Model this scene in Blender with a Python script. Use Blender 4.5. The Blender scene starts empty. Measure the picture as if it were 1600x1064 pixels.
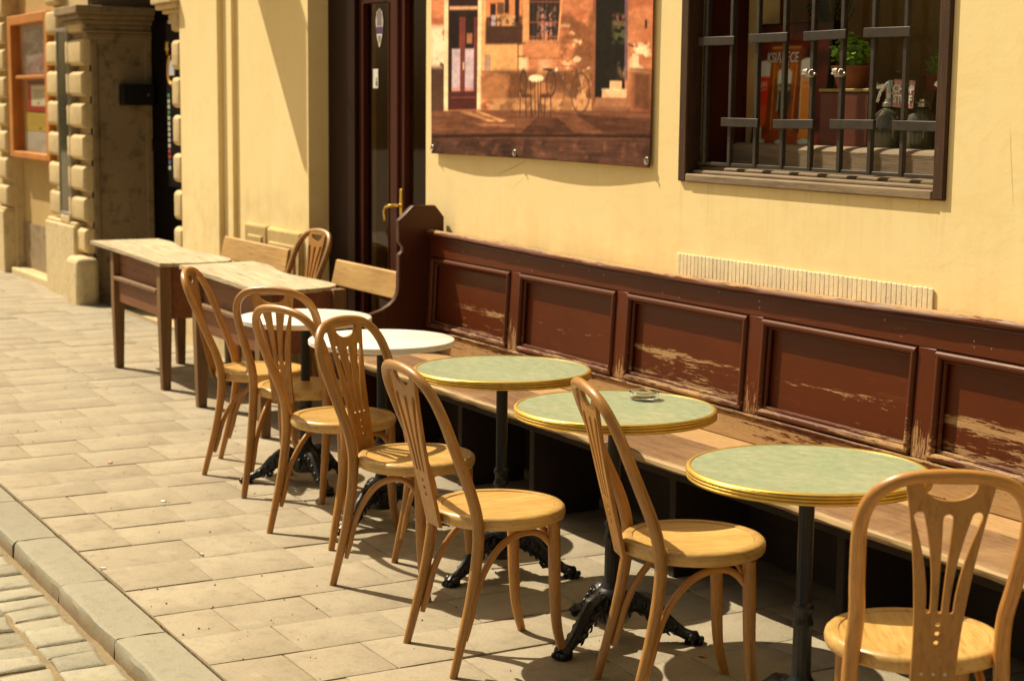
import bpy, bmesh, math, random
import numpy as np
from mathutils import Vector, Matrix
random.seed(7)
rng = np.random.default_rng(11)
SC = bpy.context.scene
COL = SC.collection
PI = math.pi

# ------------------------------------------------------------------ mesh building
class MB:
    """collects geometry for ONE mesh object"""
    def __init__(s):
        s.v = []; s.f = []; s.uv = []; s.tint = []; s.cur = 0.5
    def add(s, verts, faces, uvs=None):
        o = len(s.v)
        s.v += [tuple(p) for p in verts]
        s.tint += [s.cur] * len(verts)
        for i, f in enumerate(faces):
            s.f.append(tuple(o + k for k in f))
            s.uv.append(uvs[i] if uvs else [(0, 0)] * len(f))
        return s
    def box(s, x0, x1, y0, y1, z0, z1):
        v = [(x0,y0,z0),(x1,y0,z0),(x1,y1,z0),(x0,y1,z0),(x0,y0,z1),(x1,y0,z1),(x1,y1,z1),(x0,y1,z1)]
        return s.add(v, [(3,2,1,0),(4,5,6,7),(0,1,5,4),(1,2,6,5),(2,3,7,6),(3,0,4,7)])
    def obox(s, c, size, M):
        hx, hy, hz = size[0]/2, size[1]/2, size[2]/2
        v = [Vector((a*hx, b*hy, d*hz)) for d in (-1,1) for a, b in ((-1,-1),(1,-1),(1,1),(-1,1))]
        v = [Vector(c) + M @ p for p in v]
        return s.add(v, [(3,2,1,0),(4,5,6,7),(0,1,5,4),(1,2,6,5),(2,3,7,6),(3,0,4,7)])
    def prism(s, poly, axis, a0, a1):
        """2D polygon (ccw) extruded along axis ('x': poly is (y,z); 'y': (x,z); 'z': (x,y))"""
        n = len(poly)
        def P(p, a):
            return {'x': (a, p[0], p[1]), 'y': (p[0], a, p[1]), 'z': (p[0], p[1], a)}[axis]
        v = [P(p, a0) for p in poly] + [P(p, a1) for p in poly]
        f = [tuple(range(n)), tuple(range(2*n-1, n-1, -1))]
        f += [(i, n+i, n+(i+1) % n, (i+1) % n) for i in range(n)]
        return s.add(v, f)
    def tube(s, pts, rad, n=10, closed=False, cap=True, up=None):
        """sweep; rad: number, list of numbers or list of (r1, r2); up: reference for the r2 direction"""
        P = [Vector(p) for p in pts]; m = len(P)
        if not isinstance(rad, (list, tuple)): rad = [rad]*m
        if isinstance(rad, tuple): rad = [rad]*m
        T = []
        for i in range(m):
            a = P[i-1] if (i > 0 or closed) else P[i]
            b = P[(i+1) % m] if (i < m-1 or closed) else P[i]
            T.append((b-a).normalized())
        if up is None:
            up = Vector((0,0,1)) if abs(T[0].z) < .9 else Vector((0,1,0))
        N = (Vector(up) - T[0]*Vector(up).dot(T[0])).normalized()
        rings = []; L = 0; vv = []; ds = []
        for i in range(m):
            if i:
                N = (N - T[i]*N.dot(T[i])).normalized(); L += (P[i]-P[i-1]).length
            B = T[i].cross(N); r = rad[i]
            r1, r2 = r if isinstance(r, (list, tuple)) else (r, r)
            for k in range(n):
                a = 2*PI*k/n
                vv.append(P[i] + B*(math.cos(a)*r1) + N*(math.sin(a)*r2))
            ds.append(L)
        f = []; uv = []
        M = m if closed else m-1
        for i in range(M):
            j = (i+1) % m
            for k in range(n):
                k2 = (k+1) % n
                f.append((i*n+k, i*n+k2, j*n+k2, j*n+k))
                u0, u1 = k*.012, (k+1)*.012
                uv.append([(u0, ds[i]), (u1, ds[i]), (u1, ds[j] if j else L), (u0, ds[j] if j else L)])
        if cap and not closed:
            f.append(tuple(range(n-1, -1, -1))); uv.append([(0,0)]*n)
            f.append(tuple((m-1)*n+k for k in range(n))); uv.append([(0,0)]*n)
        return s.add(vv, f, uv)
    def lathe(s, prof, n=32, c=(0,0,0), capb=True, capt=True):
        v = []; f = []
        for r, z in prof:
            for k in range(n):
                a = 2*PI*k/n
                v.append((c[0]+r*math.cos(a), c[1]+r*math.sin(a), c[2]+z))
        m = len(prof)
        for i in range(m-1):
            for k in range(n):
                k2 = (k+1) % n
                f.append((i*n+k, i*n+k2, (i+1)*n+k2, (i+1)*n+k))
        if capb: f.append(tuple(range(n-1, -1, -1)))
        if capt: f.append(tuple((m-1)*n+k for k in range(n)))
        return s.add(v, f)
    def ball(s, c, r, n=10, sq=(1,1,1)):
        prof = [(max(1e-4, math.sin(PI*i/n))*r, -math.cos(PI*i/n)*r) for i in range(n+1)]
        o = len(s.v); s.lathe(prof, n+2)
        for i in range(o, len(s.v)):
            p = s.v[i]; s.v[i] = (c[0]+p[0]*sq[0], c[1]+p[1]*sq[1], c[2]+p[2]*sq[2])
        return s
    def stone(s, x0, x1, y0, y1, z0, z1, b, jit=0.0, b2=None):
        """block with a chamfered, slightly irregular top (z1 face)"""
        b2 = b if b2 is None else b2
        J = lambda: random.uniform(-jit, jit)
        c = [(x0+J(),y0+J()),(x1+J(),y0+J()),(x1+J(),y1+J()),(x0+J(),y1+J())]
        cx, cy = (x0+x1)/2, (y0+y1)/2
        # subdivide the outline so that edges wander a little
        out = []
        for i in range(4):
            a, d = c[i], c[(i+1) % 4]
            L = math.hypot(d[0]-a[0], d[1]-a[1]); k = max(2, int(L/.07))
            for q in range(k):
                t = q/k; w = jit*.45 if q else 0
                out.append((a[0]+(d[0]-a[0])*t+random.uniform(-w,w), a[1]+(d[1]-a[1])*t+random.uniform(-w,w)))
        n = len(out); tl = [random.uniform(-1,1)*jit*.35 for _ in range(3)]
        def top(p, ins, dz):
            x, y = p; dx, dy = cx-x, cy-y; L = math.hypot(dx, dy)
            sx = max(0, 1-ins/max(abs(dx),1e-6)); sy = max(0, 1-ins/max(abs(dy),1e-6))
            X, Y = cx-dx*max(sx,.5), cy-dy*max(sy,.5)
            return (X, Y, z1-dz+tl[0]+(tl[1]*(X-cx)/(x1-x0)+tl[2]*(Y-cy)/(y1-y0)))
        v = [(p[0],p[1],z0) for p in out] + [top(p, 0, b2) for p in out] + [top(p, b*.35, b2*.3) for p in out] + [top(p, b, 0) for p in out]
        f = []
        for r in range(3):
            for i in range(n):
                j = (i+1) % n
                f.append((r*n+i, r*n+j, (r+1)*n+j, (r+1)*n+i))
        f.append(tuple(3*n+i for i in range(n)))
        return s.add(v, f)
    def build(s, name, m, parent=None, bevel=0, sharp=38, seg=2, loc=None):
        me = bpy.data.meshes.new(name)
        me.from_pydata(s.v, [], s.f); me.update()
        bm = bmesh.new(); bm.from_mesh(me)
        uvl = bm.loops.layers.uv.new('UVMap')
        bm.faces.ensure_lookup_table()
        for fc, uv in zip(bm.faces, s.uv):
            for lp, q in zip(fc.loops, uv): lp[uvl].uv = q
        if not getattr(s, 'keep', False): bmesh.ops.recalc_face_normals(bm, faces=bm.faces)
        bm.to_mesh(me); bm.free()
        at = me.attributes.new('tint', 'FLOAT', 'POINT')
        at.data.foreach_set('value', np.array(s.tint, dtype=np.float32))
        me.shade_smooth(); me.set_sharp_from_angle(angle=math.radians(sharp))
        if m: me.materials.append(m)
        o = bpy.data.objects.new(name, me); COL.objects.link(o)
        if parent: o.parent = parent
        if loc: o.location = loc
        if bevel:
            b = o.modifiers.new('Bevel', 'BEVEL'); b.width = bevel; b.segments = seg; b.limit_method = 'ANGLE'; b.angle_limit = math.radians(40)
        return o

def empty(name, loc=(0,0,0), rz=0):
    o = bpy.data.objects.new(name, None); COL.objects.link(o)
    o.location = loc; o.rotation_euler = (0,0,rz); o.empty_display_size = .1
    return o
def tag(o, label, cat, group=None):
    o['label'] = label; o['category'] = cat
    if group: o['group'] = group
    return o
def structure(o):
    o['kind'] = 'structure'; return o
def copy_tree(o, parent=None, skip=()):
    c = o.copy(); COL.objects.link(c); c.parent = parent
    for ch in list(o.children):
        if ch.name.split('.')[0] in skip: continue
        copy_tree(ch, c, skip)
    return c

# ------------------------------------------------------------------ materials
class G:
    def __init__(s, name):
        s.m = bpy.data.materials.new(name); s.m.use_nodes = True
        s.t = s.m.node_tree; s.t.nodes.clear()
        s.out = s.n('ShaderNodeOutputMaterial'); s.b = s.n('ShaderNodeBsdfPrincipled')
        s.t.links.new(s.b.outputs[0], s.out.inputs[0])
        s.co = s.n('ShaderNodeTexCoord')
    def n(s, t, **kw):
        x = s.t.nodes.new(t)
        for k, v in kw.items(): setattr(x, k, v)
        return x
    def lk(s, a, b): s.t.links.new(a, b)
    def coord(s, scale=(1,1,1), kind='Object', rot=(0,0,0), loc=(0,0,0)):
        mp = s.n('ShaderNodeMapping'); mp.inputs['Scale'].default_value = scale; mp.inputs['Rotation'].default_value = rot; mp.inputs['Location'].default_value = loc
        s.lk(s.co.outputs[kind], mp.inputs[0]); return mp.outputs[0]
    def noise(s, vec, scale, detail=4, rough=.55, dist=0):
        x = s.n('ShaderNodeTexNoise'); x.inputs['Scale'].default_value = scale; x.inputs['Detail'].default_value = detail
        x.inputs['Roughness'].default_value = rough; x.inputs['Distortion'].default_value = dist
        s.lk(vec, x.inputs['Vector']); return x.outputs[0]
    def ramp(s, fac, stops):
        x = s.n('ShaderNodeValToRGB'); e = x.color_ramp.elements
        while len(e) < len(stops): e.new(.5)
        for i, (p, c) in enumerate(stops):
            e[i].position = p; c = (c, c, c) if isinstance(c, (int, float)) else c; e[i].color = (*c, 1)
        s.lk(fac, x.inputs[0]); return x.outputs[0]
    def mix(s, fac, a, b, mode='MIX'):
        x = s.n('ShaderNodeMix', data_type='RGBA', blend_type=mode)
        for sock, v in ((x.inputs[0], fac), (x.inputs[6], a), (x.inputs[7], b)):
            if isinstance(v, (int, float)): sock.default_value = v
            elif isinstance(v, tuple): sock.default_value = (*v, 1)
            else: s.lk(v, sock)
        return x.outputs[2]
    def math(s, op, a, b=None, clamp=False):
        x = s.n('ShaderNodeMath', operation=op, use_clamp=clamp)
        for sock, v in ((x.inputs[0], a), (x.inputs[1], b)):
            if v is None: continue
            if isinstance(v, (int, float)): sock.default_value = v
            else: s.lk(v, sock)
        return x.outputs[0]
    def attr(s, name):
        x = s.n('ShaderNodeAttribute'); x.attribute_name = name; return x
    def z(s):
        x = s.n('ShaderNodeSeparateXYZ'); s.lk(s.co.outputs['Object'], x.inputs[0]); return x.outputs
    def bump(s, h, strength=.3, dist=.01, prev=None):
        x = s.n('ShaderNodeBump'); x.inputs['Strength'].default_value = strength; x.inputs['Distance'].default_value = dist
        s.lk(h, x.inputs['Height'])
        if prev: s.lk(prev, x.inputs['Normal'])
        s.lk(x.outputs[0], s.b.inputs['Normal']); return x.outputs[0]
    def set(s, col=None, rough=None, metal=None, **kw):
        for k, v in (('Base Color', col), ('Roughness', rough), ('Metallic', metal)):
            if v is None: continue
            if isinstance(v, (int, float)): s.b.inputs[k].default_value = v
            elif isinstance(v, tuple): s.b.inputs[k].default_value = (*v, 1)
            else: s.lk(v, s.b.inputs[k])
        for k, v in kw.items(): s.b.inputs[k.replace('_', ' ')].default_value = v
        return s

def mat_stone(name, c1, c2, dark, sc=1.0, rough=.85, bump=.35, tint=.35, stain=.5, fine=90):
    g = G(name); v = g.coord()
    a = g.noise(v, 2.3*sc, 5, .6); b = g.noise(v, 14*sc, 6, .65); f = g.noise(v, fine*sc, 3, .6)
    col = g.mix(g.ramp(a, [(.3, 0), (.7, 1)]), c1, c2)
    col = g.mix(g.math('MULTIPLY', g.ramp(b, [(.5, 0), (.72, 1)]), stain), col, dark)
    t = g.attr('tint').outputs['Fac']
    k = g.math('MULTIPLY_ADD', t, tint); g.t.nodes[-1].inputs[2].default_value = 1-tint/2
    col = g.mix(1.0, col, g.comb(k), 'MULTIPLY')
    col = g.mix(.25, col, g.ramp(f, [(.3, .55), (.7, 1.2)]), 'MULTIPLY')
    g.set(col, rough)
    h = g.math('ADD', g.math('MULTIPLY', b, .6), g.math('MULTIPLY', f, .35))
    g.bump(h, bump, .012)
    return g.m
def _comb(s, k):
    x = s.n('ShaderNodeCombineColor')
    for i in range(3): s.lk(k, x.inputs[i])
    return x.outputs[0]
G.comb = _comb

def mat_wood(name, c1, c2, dark, axis='x', sc=1.0, rough=.5, coat=0.0, kind='Object', grain=.5, var=.0, bump=.15, spec=.5):
    g = G(name)
    st = {'x': (1.2, 14, 14), 'y': (14, 1.2, 14), 'z': (14, 14, 1.2)}[axis]
    if kind == 'UV': st = (40, 2.2, 1)
    v = g.coord(tuple(k*sc for k in st), kind)
    a = g.noise(v, 1.6, 5, .6, .8); b = g.noise(v, 6.5, 5, .65, .3)
    w = g.noise(g.coord((1,1,1)), 3.2*sc, 4, .6)
    col = g.mix(g.ramp(a, [(.3, 0), (.72, 1)]), c1, c2)
    col = g.mix(g.math('MULTIPLY', g.ramp(b, [(.48, 0), (.75, 1)]), grain), col, dark)
    col = g.mix(.35, col, g.ramp(w, [(.3, .6), (.7, 1.25)]), 'MULTIPLY')
    sc_ = g.noise(g.coord((1,1,1)), 46*sc, 3, .6)
    col = g.mix(g.math('MULTIPLY', g.ramp(sc_, [(.64, 0), (.70, 1)]), .30), col, dark)
    if var:
        oi = g.n('ShaderNodeObjectInfo'); k = g.math('MULTIPLY_ADD', oi.outputs['Random'], var); g.t.nodes[-1].inputs[2].default_value = 1-var/2
        col = g.mix(1.0, col, g.comb(k), 'MULTIPLY')
    g.set(col, rough, Coat_Weight=coat, Coat_Roughness=.25, Specular_IOR_Level=spec)
    g.bump(g.math('ADD', b, g.math('MULTIPLY', a, .5)), bump, .004)
    return g.m

def mat_plain(name, col, rough=.6, metal=0.0, var=.25, sc=20, bump=.05, **kw):
    g = G(name); v = g.coord(); a = g.noise(v, sc, 5, .6)
    c = g.mix(var, col, g.ramp(a, [(.25, .25), (.75, 1.6)]), 'MULTIPLY')
    r = g.math('MULTIPLY_ADD', a, .25); g.t.nodes[-1].inputs[2].default_value = max(0, rough-.12)
    g.set(c, r, metal, **kw)
    if bump: g.bump(a, bump, .004)
    return g.m

M = {}
# --- setting
M['slab'] = mat_stone('slab_sandstone', (.375,.326,.232), (.325,.272,.19), (.20,.165,.115), 1.0, .85, .35, .09, .5)
def pave_dirt():
    m = M['slab']; t = m.node_tree; b = [n for n in t.nodes if n.type == 'BSDF_PRINCIPLED'][0]; src = b.inputs['Base Color'].links[0].from_socket
    tc = t.nodes.new('ShaderNodeTexCoord')
    def nz(sc, det, dist=0):
        x = t.nodes.new('ShaderNodeTexNoise'); x.inputs['Scale'].default_value = sc; x.inputs['Detail'].default_value = det; x.inputs['Roughness'].default_value = .65; x.inputs['Distortion'].default_value = dist; t.links.new(tc.outputs['Object'], x.inputs[0]); return x.outputs[0]
    def rng_(s_, a, b_, hi):
        x = t.nodes.new('ShaderNodeMapRange'); x.inputs['From Min'].default_value = a; x.inputs['From Max'].default_value = b_; x.inputs['To Max'].default_value = hi; t.links.new(s_, x.inputs[0]); return x.outputs[0]
    def over(fac, src, col):
        x = t.nodes.new('ShaderNodeMix'); x.data_type = 'RGBA'; t.links.new(fac, x.inputs[0]); t.links.new(src, x.inputs[6]); x.inputs[7].default_value = (*col, 1); return x.outputs[2]
    src = over(rng_(nz(1.3, 5, .8), .52, .68, .42), src, (.235,.195,.135))
    src = over(rng_(nz(5.5, 6, .4), .60, .68, .35), src, (.44,.385,.28))
    src = over(rng_(nz(38, 2), .70, .74, .55), src, (.16,.13,.09))
    v = t.nodes.new('ShaderNodeTexVoronoi'); v.inputs['Scale'].default_value = 2.6; t.links.new(tc.outputs['Object'], v.inputs['Vector'])
    src = over(rng_(v.outputs['Distance'], .045, .035, .45), src, (.13,.11,.08))
    t.links.new(src, b.inputs['Base Color'])
pave_dirt()
M['sand'] = mat_stone('joint_sand', (.30,.225,.12), (.24,.18,.10), (.13,.10,.06), 3, .95, .6, 0, .6)
M['kerb'] = mat_stone('kerb_granite', (.31,.29,.215), (.27,.25,.185), (.18,.165,.12), 1.3, .8, .35, .15, .45)
def kerb_dirt():
    m = M['kerb']; t = m.node_tree; b = [n for n in t.nodes if n.type == 'BSDF_PRINCIPLED'][0]; src = b.inputs['Base Color'].links[0].from_socket
    tc = t.nodes.new('ShaderNodeTexCoord'); sp = t.nodes.new('ShaderNodeSeparateXYZ'); t.links.new(tc.outputs['Object'], sp.inputs[0])
    nz = t.nodes.new('ShaderNodeTexNoise'); nz.inputs['Scale'].default_value = 9; nz.inputs['Detail'].default_value = 6; t.links.new(tc.outputs['Object'], nz.inputs[0])
    ad = t.nodes.new('ShaderNodeMath'); ad.operation = 'MULTIPLY_ADD'; t.links.new(nz.outputs[0], ad.inputs[0]); ad.inputs[1].default_value = .09; t.links.new(sp.outputs[2], ad.inputs[2])
    rp = t.nodes.new('ShaderNodeMapRange'); rp.inputs['From Min'].default_value = .035; rp.inputs['From Max'].default_value = -.01; t.links.new(ad.outputs[0], rp.inputs[0])
    mx = t.nodes.new('ShaderNodeMix'); mx.data_type = 'RGBA'; t.links.new(rp.outputs[0], mx.inputs[0]); t.links.new(src, mx.inputs[6]); mx.inputs[7].default_value = (.26,.185,.095,1); t.links.new(mx.outputs[2], b.inputs['Base Color'])
kerb_dirt()
M['sett'] = mat_stone('road_sett', (.36,.33,.24), (.28,.26,.19), (.17,.155,.11), 1.6, .75, .5, .4, .5)
M['stone'] = mat_stone('house_sandstone', (.70,.55,.30), (.60,.455,.235), (.34,.245,.12), 1.1, .9, .4, .22, .5)
M['stone_brown'] = mat_stone('jamb_sandstone', (.34,.25,.14), (.27,.19,.10), (.11,.075,.04), .8, .9, .4, .1, .9)  # darker, browner copy of the house stone, strongly mottled
M['plinth'] = mat_stone('plinth_stone', (.74,.61,.36), (.62,.49,.27), (.34,.245,.125), 1.2, .9, .35, .25, .6)

def mat_stucco():
    g = G('yellow_stucco'); v = g.coord()
    a = g.noise(v, .8, 5, .6); b = g.noise(v, 5, 6, .6); f = g.noise(v, 55, 4, .6)
    col = g.mix(g.ramp(a, [(.3, 0), (.7, 1)]), (.94,.785,.43), (.92,.725,.355))
    col = g.mix(g.math('MULTIPLY', g.ramp(b, [(.45, 0), (.75, 1)]), .34), col, (.87,.68,.30))
    # rain streaks: noise stretched down the wall
    s = g.noise(g.coord((9, 9, .55)), 1.0, 5, .65)
    col = g.mix(g.math('MULTIPLY', g.ramp(s, [(.5, 0), (.75, 1)]), .28), col, (.82,.63,.30))
    tw = g.noise(g.coord((2.2, 2.2, 3.4)), 2.2, 6, .7, 1.1)      # trowel patches and old repairs
    col = g.mix(g.math('MULTIPLY', g.ramp(tw, [(.53, 0), (.6, 1)]), .30), col, (.85,.655,.275))
    col = g.mix(g.math('MULTIPLY', g.ramp(tw, [(.30, 1), (.38, 0)]), .35), col, (.94,.83,.47))
    sp = g.ramp(g.noise(v, 26, 3, .6), [(.70, 0), (.76, 1)]); col = g.mix(g.math('MULTIPLY', sp, .35), col, (.55,.38,.16))
    # a few hairline cracks
    c = g.n('ShaderNodeTexVoronoi', feature='DISTANCE_TO_EDGE'); c.inputs['Scale'].default_value = 1.1
    w = g.mix(.12, g.co.outputs['Object'], g.n('ShaderNodeTexNoise').outputs[1]); g.lk(w, c.inputs['Vector'])
    ck = g.math('MULTIPLY', g.ramp(c.outputs['Distance'], [(0, 1), (.0025, 0)]), g.ramp(g.noise(v, 1.7, 2), [(.56, 0), (.62, .5)]))
    col = g.mix(ck, col, (.36,.24,.09))
    drip = g.noise(g.coord((26, 26, .9)), 1.0, 4, .6)
    xyz = g.z()
    mrz = g.n('ShaderNodeMapRange'); mrz.inputs['From Min'].default_value = 1.12; mrz.inputs['From Max'].default_value = 1.43; g.lk(xyz[2], mrz.inputs[0])
    mrx = g.math('MULTIPLY', g.math('GREATER_THAN', xyz[0], -2.1), g.math('LESS_THAN', xyz[0], -.56))
    below = g.math('MULTIPLY', g.math('LESS_THAN', xyz[2], 1.43), mrz.outputs[0])
    col = g.mix(g.math('MULTIPLY', g.math('MULTIPLY', g.ramp(drip, [(.52, 0), (.70, .24)]), below), mrx), col, (.50,.36,.17))
    mrd = g.n('ShaderNodeMapRange'); mrd.inputs['From Min'].default_value = 1.26; mrd.inputs['From Max'].default_value = 1.06; g.lk(xyz[2], mrd.inputs[0])
    col = g.mix(g.math('MULTIPLY', g.math('MULTIPLY', mrd.outputs[0], g.ramp(g.math('ADD', b, g.math('MULTIPLY', s, .4)), [(.62, 0), (.85, .5)])), .6), col, (.62,.45,.21))
    # splash dirt near the ground
    zz = g.z()[2]
    d = g.math('MULTIPLY', g.ramp(zz, [(.0, 1), (.55, 0)]), g.ramp(b, [(.3, .2), (.7, .8)]))
    col = g.mix(d, col, (.42,.30,.14))
    g.set(col, .92)
    h = g.math('ADD', g.math('MULTIPLY', f, .25), g.math('MULTIPLY', b, 1.0))
    g.bump(g.math('ADD', h, g.math('MULTIPLY', tw, .7)), .13, .010)
    return g.m
M['stucco'] = mat_stucco()
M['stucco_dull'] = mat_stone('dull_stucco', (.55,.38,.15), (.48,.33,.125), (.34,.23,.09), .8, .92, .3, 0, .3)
M['stucco_in'] = mat_stone('inside_plaster', (.86,.60,.20), (.80,.53,.16), (.66,.42,.12), .8, .9, .1, 0, .2)
M['dark_floor'] = mat_wood('inside_floor', (.16,.09,.04), (.11,.06,.03), (.05,.03,.015))
# --- wood
M['beech'] = mat_wood('beech_varnish', (.50,.245,.052), (.37,.16,.028), (.15,.052,.009), 'z', 1.0, .38, .28, 'UV', .95, .28, .25)
M['beech_flat'] = mat_wood('beech_ply', (.66,.43,.145), (.56,.33,.09), (.36,.165,.034), 'y', .8, .38, .25, 'Object', .85, .25, .12)
M['beech_shaded'] = mat_wood('beech_ply_shaded', (.40,.19,.036), (.33,.145,.024), (.19,.075,.012), 'z', .9, .45, .10, 'Object', .8, .38, .12)  # darker than the seat ply; shade on the backs is painted in
M['desk_top'] = mat_wood('weathered_board', (.60,.51,.345), (.46,.38,.245), (.14,.10,.055), 'x', .55, .8, 0, 'Object', .9, 0, .5)
M['desk_red'] = mat_wood('old_brown_board', (.27,.095,.032), (.17,.06,.022), (.07,.026,.011), 'x', .6, .6, 0, 'Object', .6, 0, .3)
M['desk_leg'] = mat_wood('old_leg_wood', (.25,.135,.05), (.17,.088,.033), (.07,.036,.015), 'z', .8, .65, 0, 'Object', .6, 0, .3)
M['bench_light'] = mat_wood('worn_light_board', (.60,.38,.13), (.47,.25,.075), (.30,.15,.05), 'x', .7, .6, 0, 'Object', .7, 0, .3)
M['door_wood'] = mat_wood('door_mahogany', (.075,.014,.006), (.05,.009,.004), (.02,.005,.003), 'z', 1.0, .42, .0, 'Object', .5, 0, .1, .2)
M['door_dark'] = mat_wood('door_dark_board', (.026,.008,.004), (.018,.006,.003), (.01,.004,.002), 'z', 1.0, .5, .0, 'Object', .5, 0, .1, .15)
M['gate'] = mat_wood('gate_boards', (.008,.005,.004), (.006,.004,.003), (.003,.002,.002), 'z', 1.0, .7, 0, 'Object', .5, 0, .2, .05)
M['win_wood'] = mat_wood('window_wood', (.085,.042,.022), (.06,.03,.017), (.17,.12,.075), 'x', 1.0, .7, 0, 'Object', .45, 0, .4)
M['win_side'] = mat_wood('window_side_wood', (.070,.032,.015), (.048,.022,.011), (.13,.085,.05), 'z', 1.0, .7, 0, 'Object', .4, 0, .4, .25)
M['win_sill'] = mat_wood('window_sill_wood', (.30,.22,.13), (.21,.15,.09), (.09,.055,.03), 'x', 1.0, .8, 0, 'Object', .7, 0, .5)

def mat_pew(name, wear, axis, zlo, zhi, strength=1.0, paint=(.112,.0215,.0034), band=None, ztint=False):
    """brown paint worn through to bare wood; wear grows towards zlo (object z)"""
    g = G(name)
    st = {'x': (1.3, 17, 17), 'z': (17, 17, 1.3)}[axis]
    a = g.noise(g.coord(st), 3.0, 9, .74, .45)
    b = g.noise(g.coord((1,1,1)), 1.7, 4, .6, .3)
    c = g.noise(g.coord(tuple(k*1.0 for k in st)), 11, 4, .7)
    zz = g.z()[2]
    mr = g.n('ShaderNodeMapRange'); mr.inputs['From Min'].default_value = zlo; mr.inputs['From Max'].default_value = zhi
    mr.inputs['To Min'].default_value = 1; mr.inputs['To Max'].default_value = 0; g.lk(g.attr('tint').outputs['Fac'] if ztint else zz, mr.inputs[0])
    k = g.math('ADD', g.math('MULTIPLY', a, .8), g.math('MULTIPLY', b, .55))
    k = g.math('ADD', k, g.math('MULTIPLY', mr.outputs[0], .42*strength))
    k = g.math('ADD', k, g.math('MULTIPLY', g.math('SUBTRACT', c, .5), .75))
    k = g.math('ADD', k, wear-1.0)
    if band:
        t = g.attr('tint').outputs['Fac']
        d = g.math('DIVIDE', g.math('SUBTRACT', g.math('ADD', zz, g.math('MULTIPLY', g.math('SUBTRACT', b, .5), .05)), band), .028)
        e = g.math('POWER', 2.718, g.math('MULTIPLY', g.math('MULTIPLY', d, d), -1))
        k = g.math('ADD', k, g.math('MULTIPLY', e, .27)); k = g.math('ADD', k, g.math('MULTIPLY', g.math('SUBTRACT', t, .5), .45))
    msk = g.ramp(k, [(.0, 0), (.03, 1)])
    wood = g.mix(g.ramp(c, [(.35, 0), (.7, 1)]), (.47,.30,.135), (.33,.185,.075))
    pv = g.mix(g.ramp(b, [(.3, 0), (.7, 1)]), paint, tuple(x*.78 for x in paint))
    pv = g.mix(g.math('MULTIPLY', g.ramp(a, [(.56, 0), (.7, 1)]), .3), pv, (.21,.07,.022))
    col = g.mix(msk, pv, wood)
    g.set(col, g.ramp(msk, [(0, .36), (1, .85)]), Specular_IOR_Level=.30)
    g.bump(g.math('SUBTRACT', g.math('MULTIPLY', c, .25), g.math('MULTIPLY', msk, .6)), .35, .004)
    return g.m
M['pew_rail'] = mat_pew('pew_paint_rail', .06, 'x', .9, 1.2, .25)
M['pew_low'] = mat_pew('pew_paint_low', .30, 'x', .40, .62, .7)
M['pew_stile'] = mat_pew('pew_paint_stile', .02, 'z', .55, .95, .95)
M['pew_panel'] = mat_pew('pew_paint_panel', -.13, 'x', .55, .80, 1.2, band=.735)
M['pew_mould'] = mat_pew('pew_paint_moulding', .12, 'x', .55, .85, .5, (.11,.028,.009))
M['pew_cap'] = mat_pew('pew_paint_cap', -.12, 'x', 1.0, .0, 1.5, (.10,.023,.005), ztint=True)
def mat_seat():
    g = G('pew_seat_worn_board'); v = g.coord((1.1, 16, 16)); a = g.noise(v, 1.7, 6, .65, .7); b = g.noise(v, 7, 5, .7, .3); w = g.noise(g.coord(), 2.6, 5, .6, .4)
    col = g.mix(g.ramp(a, [(.32, 0), (.7, 1)]), (.14,.066,.027), (.235,.128,.056))
    col = g.mix(g.ramp(w, [(.46, 0), (.66, .75)]), col, (.34,.205,.095))
    col = g.mix(g.ramp(b, [(.55, 0), (.75, .7)]), col, (.07,.032,.016))
    col = g.mix(g.ramp(g.noise(v, 12, 3, .6), [(.62, 0), (.7, .7)]), col, (.46,.32,.18))
    mr = g.n('ShaderNodeMapRange'); mr.inputs['From Min'].default_value = .395; mr.inputs['From Max'].default_value = .43; mr.inputs['To Min'].default_value = .36; mr.inputs['To Max'].default_value = -.40; g.lk(g.z()[1], mr.inputs[0])
    col = g.mix(g.ramp(g.math('ADD', mr.outputs[0], g.math('SUBTRACT', b, .5)), [(.1, 0), (.3, .85)]), col, (.46,.33,.17))
    g.set(col, .72, Specular_IOR_Level=.3); g.bump(b, .4, .004); return g.m
M['pew_seat'] = mat_seat()
M['pew_back'] = mat_pew('pew_seat_rear', .62, 'x', .45, .6, .5, (.20,.11,.055))
M['pew_end'] = mat_pew('pew_paint_end', -.2, 'z', .45, .6, .4, (.075,.020,.008))
M['pew_shaded'] = mat_wood('pew_underside_shaded', (.030,.015,.008), (.02,.011,.006), (.05,.028,.014), 'x', 1, .8)  # near-black wood: the shade beneath the seat is painted into its colour
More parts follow.
